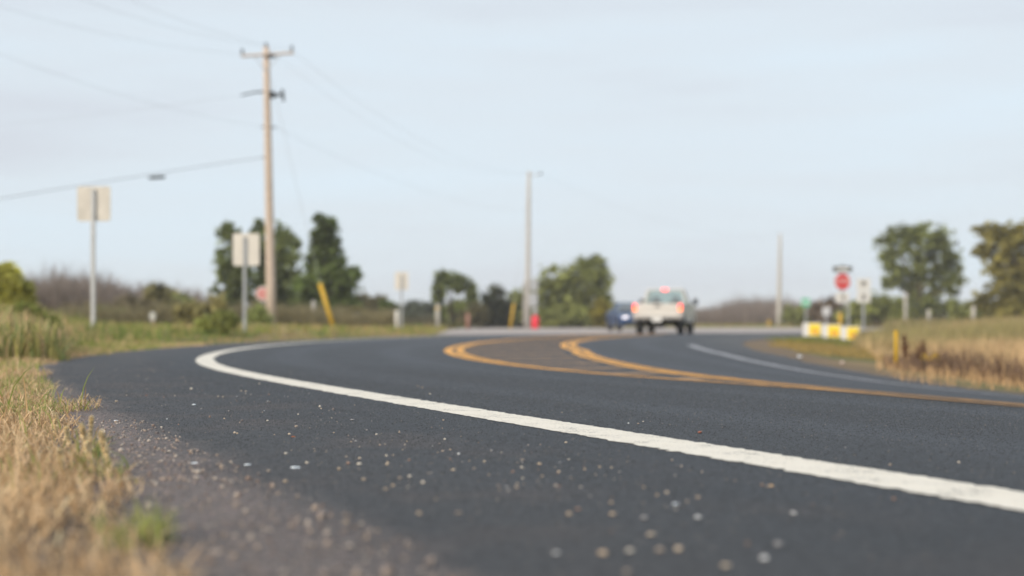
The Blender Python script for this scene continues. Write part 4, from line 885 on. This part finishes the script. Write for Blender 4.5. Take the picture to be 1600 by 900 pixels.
# posts
def marker_post(label, px, top, Y, w_, m, name='marker_post', capm=None, foot=None):
    X = at(px, Y); g = gh(X, Y); h = zat(top, Y)-g; root = empty(name, (X, Y, g), label=label, cat='post')
    MB().lathe([(w_, -.1), (w_, h*.96), (w_*.6, h)], 10).build('shaft', m, root, smooth=True)
    MB().lathe([(w_*1.12, 0), (w_*1.12, .1)], 10, (0, 0, h*.8)).build('band', capm or m, root)
marker_post('thick yellow marker post in front of the stop sign', 1313, 489, 60, .08, YELLOWP)
marker_post('yellow marker post standing in the golden grass', 1400, 516, 20, .027, YELLOWP)
marker_post('tiny orange yellow marker beyond the crossing road', 1202, 500, 118, .1, YELLOWP)
marker_post('grey wooden post in front of the dark evergreen', 490, 470, 66, .09, GREYPOLE, 'wooden_post')
marker_post('grey post with a yellow band below the open green tree', 684, 475, 84, .13, GREYPOLE, 'wooden_post', YELLOWP)
marker_post('pinkish brown post left of the round dark tree', 731, 490, 88, .12, mat('pink_post', (.38, .2, .15), .7), 'wooden_post')
marker_post('short white post beside the small distant sign', 620, 485, 56, .07, STEELW)
marker_post('thin grey post at the left side of the full round tree', 1415, 458, 88, .1, GREYPOLE, 'wooden_post')
marker_post('thin grey post at the trunk of the full round tree', 1451, 484, 88, .1, GREYPOLE, 'wooden_post')
marker_post('short grey post between the two large right trees', 1521, 478, 80, .11, GREYPOLE, 'wooden_post')
def pole_sign():
    Y = 62; X = at(411, Y); g = gh(X, Y); root = empty('road_sign', (X, Y, g), R(8), label='pink and white sign half hidden behind the utility pole', cat='road sign')
    zc = zat(459, Y)-g; post_tube(zc, .03).build('post', GALV, root); FR = mat('faded_red', (.72, .30, .27), .6, noise=.05)
    MB().prism([(x, zc+y) for x, y in octa(.34)], -.045, -.035).build('sign_border', STEELW, root); MB().prism([(x*.85, zc+y*.8) for x, y in octa(.34)], -.052, -.046).build('sign_face', FR, root)
pole_sign()
pebble(1250, 557, 9, name='litter_scrap', label='pale scrap of litter on the corner below the left yard sign', group=None, cat='litter', m=PALE, flat=.9)
pebble(1316, 568, 8, name='litter_scrap', label='pinkish pale scrap on the far road edge below the right yard sign', group=None, cat='litter', m=mat('pink_litter', (.7, .55, .5), .6), flat=.9)

# ------------------------------------------------------------------ vehicles
def wheel(parent, x, y, r, w_, rimm, nsp=6):
    t = empty('wheel', (x, y, r)); t.parent = parent
    sgn = 1 if y > 0 else -1
    MB().lathe([(r*.62, -w_/2), (r*.93, -w_/2), (r, -w_*.36), (r, w_*.36), (r*.93, w_/2), (r*.62, w_/2)], 32, axis='y').build('tyre', RUBBER, t, smooth=False)
    mb = MB().lathe([(r*.62, -.01), (r*.62, .01)], 24, (0, sgn*w_*.15, 0), 'y')
    mb.lathe([(r*.15, -.02), (r*.12, .03)], 12, (0, sgn*w_*.35, 0), 'y')
    for k in range(nsp):
        a = 2*math.pi*k/nsp; mb.box((r*.36*math.cos(a), sgn*w_*.3, r*.36*math.sin(a)), (r*.52, .03, r*.13), ry=-a)
    mb.build('rim', rimm, t)
def arch(cx_, r, n=12): return [(cx_+r*math.cos(math.pi*(1-k/n)), r*math.sin(math.pi*(1-k/n))) for k in range(n+1)]
def side_poly(front, rear, zb, top, arches, ra, zc):
    # lower outline from rear to front with arches cut in, then the given top line (front to rear)
    pts = [(rear, zb)]
    for a in arches:
        th = math.asin(max(-1, min(1, (zb-zc)/ra))); n = 14
        for k in range(n+1):
            g = math.pi-th-(math.pi-2*th)*k/n; pts.append((a+ra*math.cos(g), zc+ra*math.sin(g)))
    pts.append((front, zb)); return pts+top
GLASSM = glass_mat('green_glass', (.55, .78, .68), .72); DGLASS = glass_mat('dark_glass', (.12, .2, .24), .7)
def pickup(X, Y, heading):
    root = empty('pickup_truck', (X, Y, gh(X, Y)+.012), R(90)-heading, label='beige pickup truck seen from behind with glowing brake lights', cat='pickup truck')
    paint = mat('beige_car_paint', (.70, .665, .61), .35, .1, noise=.04, coat=.4); dark = BLACKP; chrome = mat('bumper_metal', (.50, .48, .45), .35, .6)
    tail = mat('brake_light', (.8, .05, .05), .3, emit=(1, .07, .06), estr=2.7); amber = mat('turn_light', (.8, .25, .03), .3, emit=(1, .25, .06), estr=3); tail2 = mat('high_brake_light', (.8, .05, .05), .3, emit=(1, .09, .08), estr=4)
    W = .91; r = .36
    body = MB()
    for sy in (-1, 1):
        y0, y1 = sy*(W-.09), sy*W
        body.prism(side_poly(-.30, -2.42, .5, [(-.30, 1.16), (-2.42, 1.14)], [-1.62], .45, r), y0, y1)
        body.prism(side_poly(2.42, -.27, .42, [(2.45, .6), (2.42, .95), (2.2, 1.04), (1.18, 1.14), (-.27, 1.16)], [1.62], .45, r), y0, y1)
        body.box((-1.62, sy*.7, .86), (.98, .3, .12))
    body.box((-1.36, 0, .72), (2.12, 1.66, .05)); body.box((-.33, 0, .92), (.05, 1.66, .44))
    body.prism([(1.15, 1.08), (2.4, .93), (2.42, 1.0), (2.2, 1.09), (1.15, 1.18)], -W+.08, W-.08)
    body.box((2.42, 0, .72), (.06, 1.66, .4)); body.box((.45, 0, .5), (1.5, 1.66, .1))
    body.build('body', paint, root, .018)
    tg = MB().box((-2.40, 0, .885), (.07, 1.50, .46)).build('tailgate', paint, root, .015)
    MB().box((-2.442, 0, .97), (.02, 1.34, .16)).build('tailgate_recess', paint, tg, .006); MB().box((-2.447, 0, 1.02), (.03, .2, .07)).build('handle', BLACKP, tg, .008)
    b = MB().box((-2.52, 0, .62), (.16, 1.78, .13)); b.box((-2.50, -.62, .545), (.12, .5, .05)); b.box((-2.50, .62, .545), (.12, .5, .05)); b.build('rear_bumper', chrome, root, .02)
    MB().box((-2.61, 0, .53), (.015, .36, .17)).build('license_plate', WHITEP, root, .003)
    MB().box((-2.56, 0, .40), (.2, .09, .09)).build('tow_hitch', dark, root, .01)
    for sy in (-1, 1):
        l = MB().box((-2.44, sy*(W-.065), .98), (.06, .12, .23)).build('tail_light', tail, root, .015)
        MB().box((-2.474, sy*(W-.065), .895), (.012, .11, .09)).build('turn_lens', amber, l)
        m_ = MB().box((.95, sy*(W+.14), 1.23), (.09, .17, .24)); m_.tube([(1.0, sy*(W-.03), 1.14), (.97, sy*(W+.1), 1.2)], .02, 6); m_.build('side_mirror', dark, root, .02)
        MB().box((-2.05, sy*.72, .36), (.02, .28, .34)).build('mud_flap', RUBBER, root)
        MB().box((2.46, sy*.68, .8), (.05, .28, .18)).build('headlight', mat('lamp_clear', (.7, .7, .72), .2), root, .01)
        dr_ = MB(); dr_.box((.42, sy*(W+.004), .82), (1.15, .012, .62)); d_ = dr_.build('door', paint, root, .006); MB().box((-.02, sy*(W+.02), .98), (.16, .03, .035)).build('handle', dark, d_, .006)
    # cab greenhouse
    z0, z1 = 1.15, 1.68; lo4 = {'rl': (-.27, .83), 'fl': (1.15, .83)}
    def pt(x, y, z): return Vector((x, y, z))
    rb_, rt, ft, fb = -.27, -.20, .55, 1.12; yb, yt = .82, .66
    roof = MB(); roof.prism([(rt-.03, z1-.02), (ft+.03, z1-.02), (ft-.1, z1+.045), (.1, z1+.06), (rt+.05, z1+.04)], -yt-.02, yt+.02); roof.build('roof', paint, root, .02)
    for sy in (-1, 1):
        for (xb, xt, wb) in ((rb_, rt, .1), (fb, ft, .06), (.42, .40, .07)):
            q = lambda x, y, z, wd: [pt(x-wd/2, y-.025, z), pt(x+wd/2, y-.025, z), pt(x+wd/2, y+.025, z), pt(x-wd/2, y+.025, z)]
            MB().hexa(q(xb+(wb/2 if xb < 0 else 0), sy*yb, z0-.02, wb), q(xt+(wb/2 if xb < 0 else 0), sy*yt, z1, wb)).build('pillar', paint, root)
    def pane(a, b_, c, d, name='window', m=GLASSM): MB().add([a, b_, c, d], [(0, 1, 2, 3)]).build(name, m, root)
    pane(pt(rb_+.02, -yb+.06, z0+.02), pt(rb_+.02, yb-.06, z0+.02), pt(rt+.02, yt-.05, z1-.03), pt(rt+.02, -yt+.05, z1-.03), 'rear_window')
    pane(pt(fb, -yb+.03, z0), pt(fb, yb-.03, z0), pt(ft, yt-.02, z1-.02), pt(ft, -yt+.02, z1-.02), 'windshield')
    for sy in (-1, 1): pane(pt(rb_+.1, sy*yb, z0), pt(fb-.03, sy*yb, z0), pt(ft, sy*yt, z1-.02), pt(rt+.1, sy*yt, z1-.02))
    MB().box((-.25, 0, z1+.0), (.06, .22, .07)).build('high_brake_light', tail2, root, .01)
    for sy in (-1, 1):
        s_ = MB().box((.12, sy*.38, 1.0), (.16, .5, .5)); s_.box((.08, sy*.38, 1.33), (.1, .26, .16)); s_.build('seat', mat('seat_fabric', (.12, .11, .10), .9), root, .03)
    MB().box((1.02, 0, 1.12), (.3, 1.5, .08)).build('dashboard', dark, root, .02)
    un = MB().tube([(-1.62, -.7, r), (-1.62, .7, r)], .06, 10); un.box((-1.62, 0, r), (.3, .3, .28)); un.tube([(-2.45, -.45, .36), (-.4, -.42, .34)], .035, 8)
    for sy in (-1, 1): un.box((0, sy*.42, .5), (4.4, .08, .14))
    un.box((1.3, 0, .48), (1.2, .6, .3)); un.tube([(1.62, -.7, r), (1.62, .7, r)], .05, 8); un.build('chassis', dark, root)
    rim = mat('rim_silver', (.55, .55, .56), .35, .7)
    for x in (-1.62, 1.62):
        for y in (-.77, .77): wheel(root, x, y, r, .24, rim)
    return root
pickup(5.93, 54.9, R(13.2))
def sedan(X, Y, heading):
    root = empty('car', (X, Y, gh(X, Y)+.012), R(90)-heading, label='blue car facing the camera, half hidden behind the pickup, headlight on', cat='car')
    paint = mat('blue_car_paint', (.03, .085, .22), .3, .2, noise=.05, coat=.6); W = .88; r = .32
    head = mat('headlight_on', (.8, .8, .8), .2, emit=(1, .88, .84), estr=2); rim = mat('rim_silver', (.55, .55, .56), .35, .7)
    top = [(2.2, .45), (2.22, .62), (2.12, .74), (1.1, .92), (.95, .95), (-1.45, .99), (-2.1, .97), (-2.2, .8), (-2.18, .5)]
    b = MB()
    for sy in (-1, 1): b.prism(side_poly(2.1, -2.1, .25, top, [-1.32, 1.34], .38, r), sy*W, sy*(W-.16))
    b.prism([(2.1, .3), (2.26, .42), (2.27, .6), (2.14, .75), (1.1, .93), (.9, .94), (.9, .3)], -W+.155, W-.155)
    b.prism([(-2.08, .3), (-2.2, .5), (-2.2, .8), (-2.1, .96), (-1.4, .985), (-1.0, .9), (-1.0, .3)], -W+.155, W-.155); b.box((0, 0, .33), (2.2, 1.5, .12))
    b.build('body', paint, root, .05, 3)
    z0, z1 = .95, 1.42; yb, yt = .80, .60; xb = (-1.5, 1.02); xt = (-.75, .22)
    rf = MB().prism([(xt[0]-.05, z1-.02), (xt[1]+.05, z1-.02), (xt[1]-.15, z1+.03), (-.2, z1+.045), (xt[0]+.15, z1+.03)], -yt-.02, yt+.02); rf.build('roof', paint, root, .02)
    for sy in (-1, 1):
        for a, c, wd in ((xb[0], xt[0], .12), (xb[1], xt[1], .06), (-.2, -.2, .07)):
            q = lambda x, y, z: [(x-wd/2, y-.02, z), (x+wd/2, y-.02, z), (x+wd/2, y+.02, z), (x-wd/2, y+.02, z)]
            MB().hexa(q(a, sy*yb, z0-.03), q(c, sy*yt, z1)).build('pillar', paint, root)
    def pane(name, *p): MB().add(p, [(0, 1, 2, 3)]).build(name, DGLASS, root)
    pane('windshield', (xb[1], -yb, z0), (xb[1], yb, z0), (xt[1], yt, z1), (xt[1], -yt, z1)); pane('rear_window', (xb[0], -yb, z0), (xb[0], yb, z0), (xt[0], yt, z1), (xt[0], -yt, z1))
    for sy in (-1, 1):
        pane('window', (xb[0], sy*yb, z0), (xb[1], sy*yb, z0), (xt[1], sy*yt, z1), (xt[0], sy*yt, z1))
        MB().box((2.17, sy*.62, .66), (.14, .24, .13)).build('headlight', head, root, .03)
        m_ = MB().box((.72, sy*.98, 1.0), (.12, .18, .13)); m_.tube([(.75, sy*.84, .95), (.74, sy*.93, .98)], .02, 6); m_.build('side_mirror', paint, root, .02)
        MB().box((-2.19, sy*.6, .8), (.06, .3, .14)).build('tail_light', SIGNRED, root, .02)
    MB().box((2.27, 0, .62), (.04, .7, .14)).build('grille', BLACKP, root, .01); MB().box((2.27, 0, .36), (.05, 1.2, .16)).build('bumper_intake', BLACKP, root, .02); MB().box((2.30, 0, .48), (.015, .32, .12)).build('license_plate', WHITEP, root)
    [MB().box((-.1, sy*.36, .85), (.14, .5, .7)).build('seat', BLACKP, root, .03) for sy in (-1, 1)]; MB().box((-1.0, 0, .8), (.14, 1.2, .6)).build('seat', BLACKP, root, .03)
    for x in (-1.32, 1.34):
        for y in (-.78, .78): wheel(root, x, y, r, .2, rim, 5)
sedan(at(990, 69.5), 71.5, R(174.8))

# ------------------------------------------------------------------ thin haze in the air
def haze():
    m = bpy.data.materials.new('haze_air'); m.use_nodes = True; t = m.node_tree; t.nodes.clear()
    o = t.nodes.new('ShaderNodeOutputMaterial'); v = t.nodes.new('ShaderNodeVolumePrincipled')
    v.inputs['Color'].default_value = (.97, .985, 1, 1); v.inputs['Density'].default_value = .0006; v.inputs['Anisotropy'].default_value = 0
    t.links.new(v.outputs[0], o.inputs['Volume'])
    h = MB().box((0, 1700, 6.5), (6200, 4900, 18)).build('haze', m); tag(h, 'thin pale haze softening the far treeline', kind='stuff')
haze()
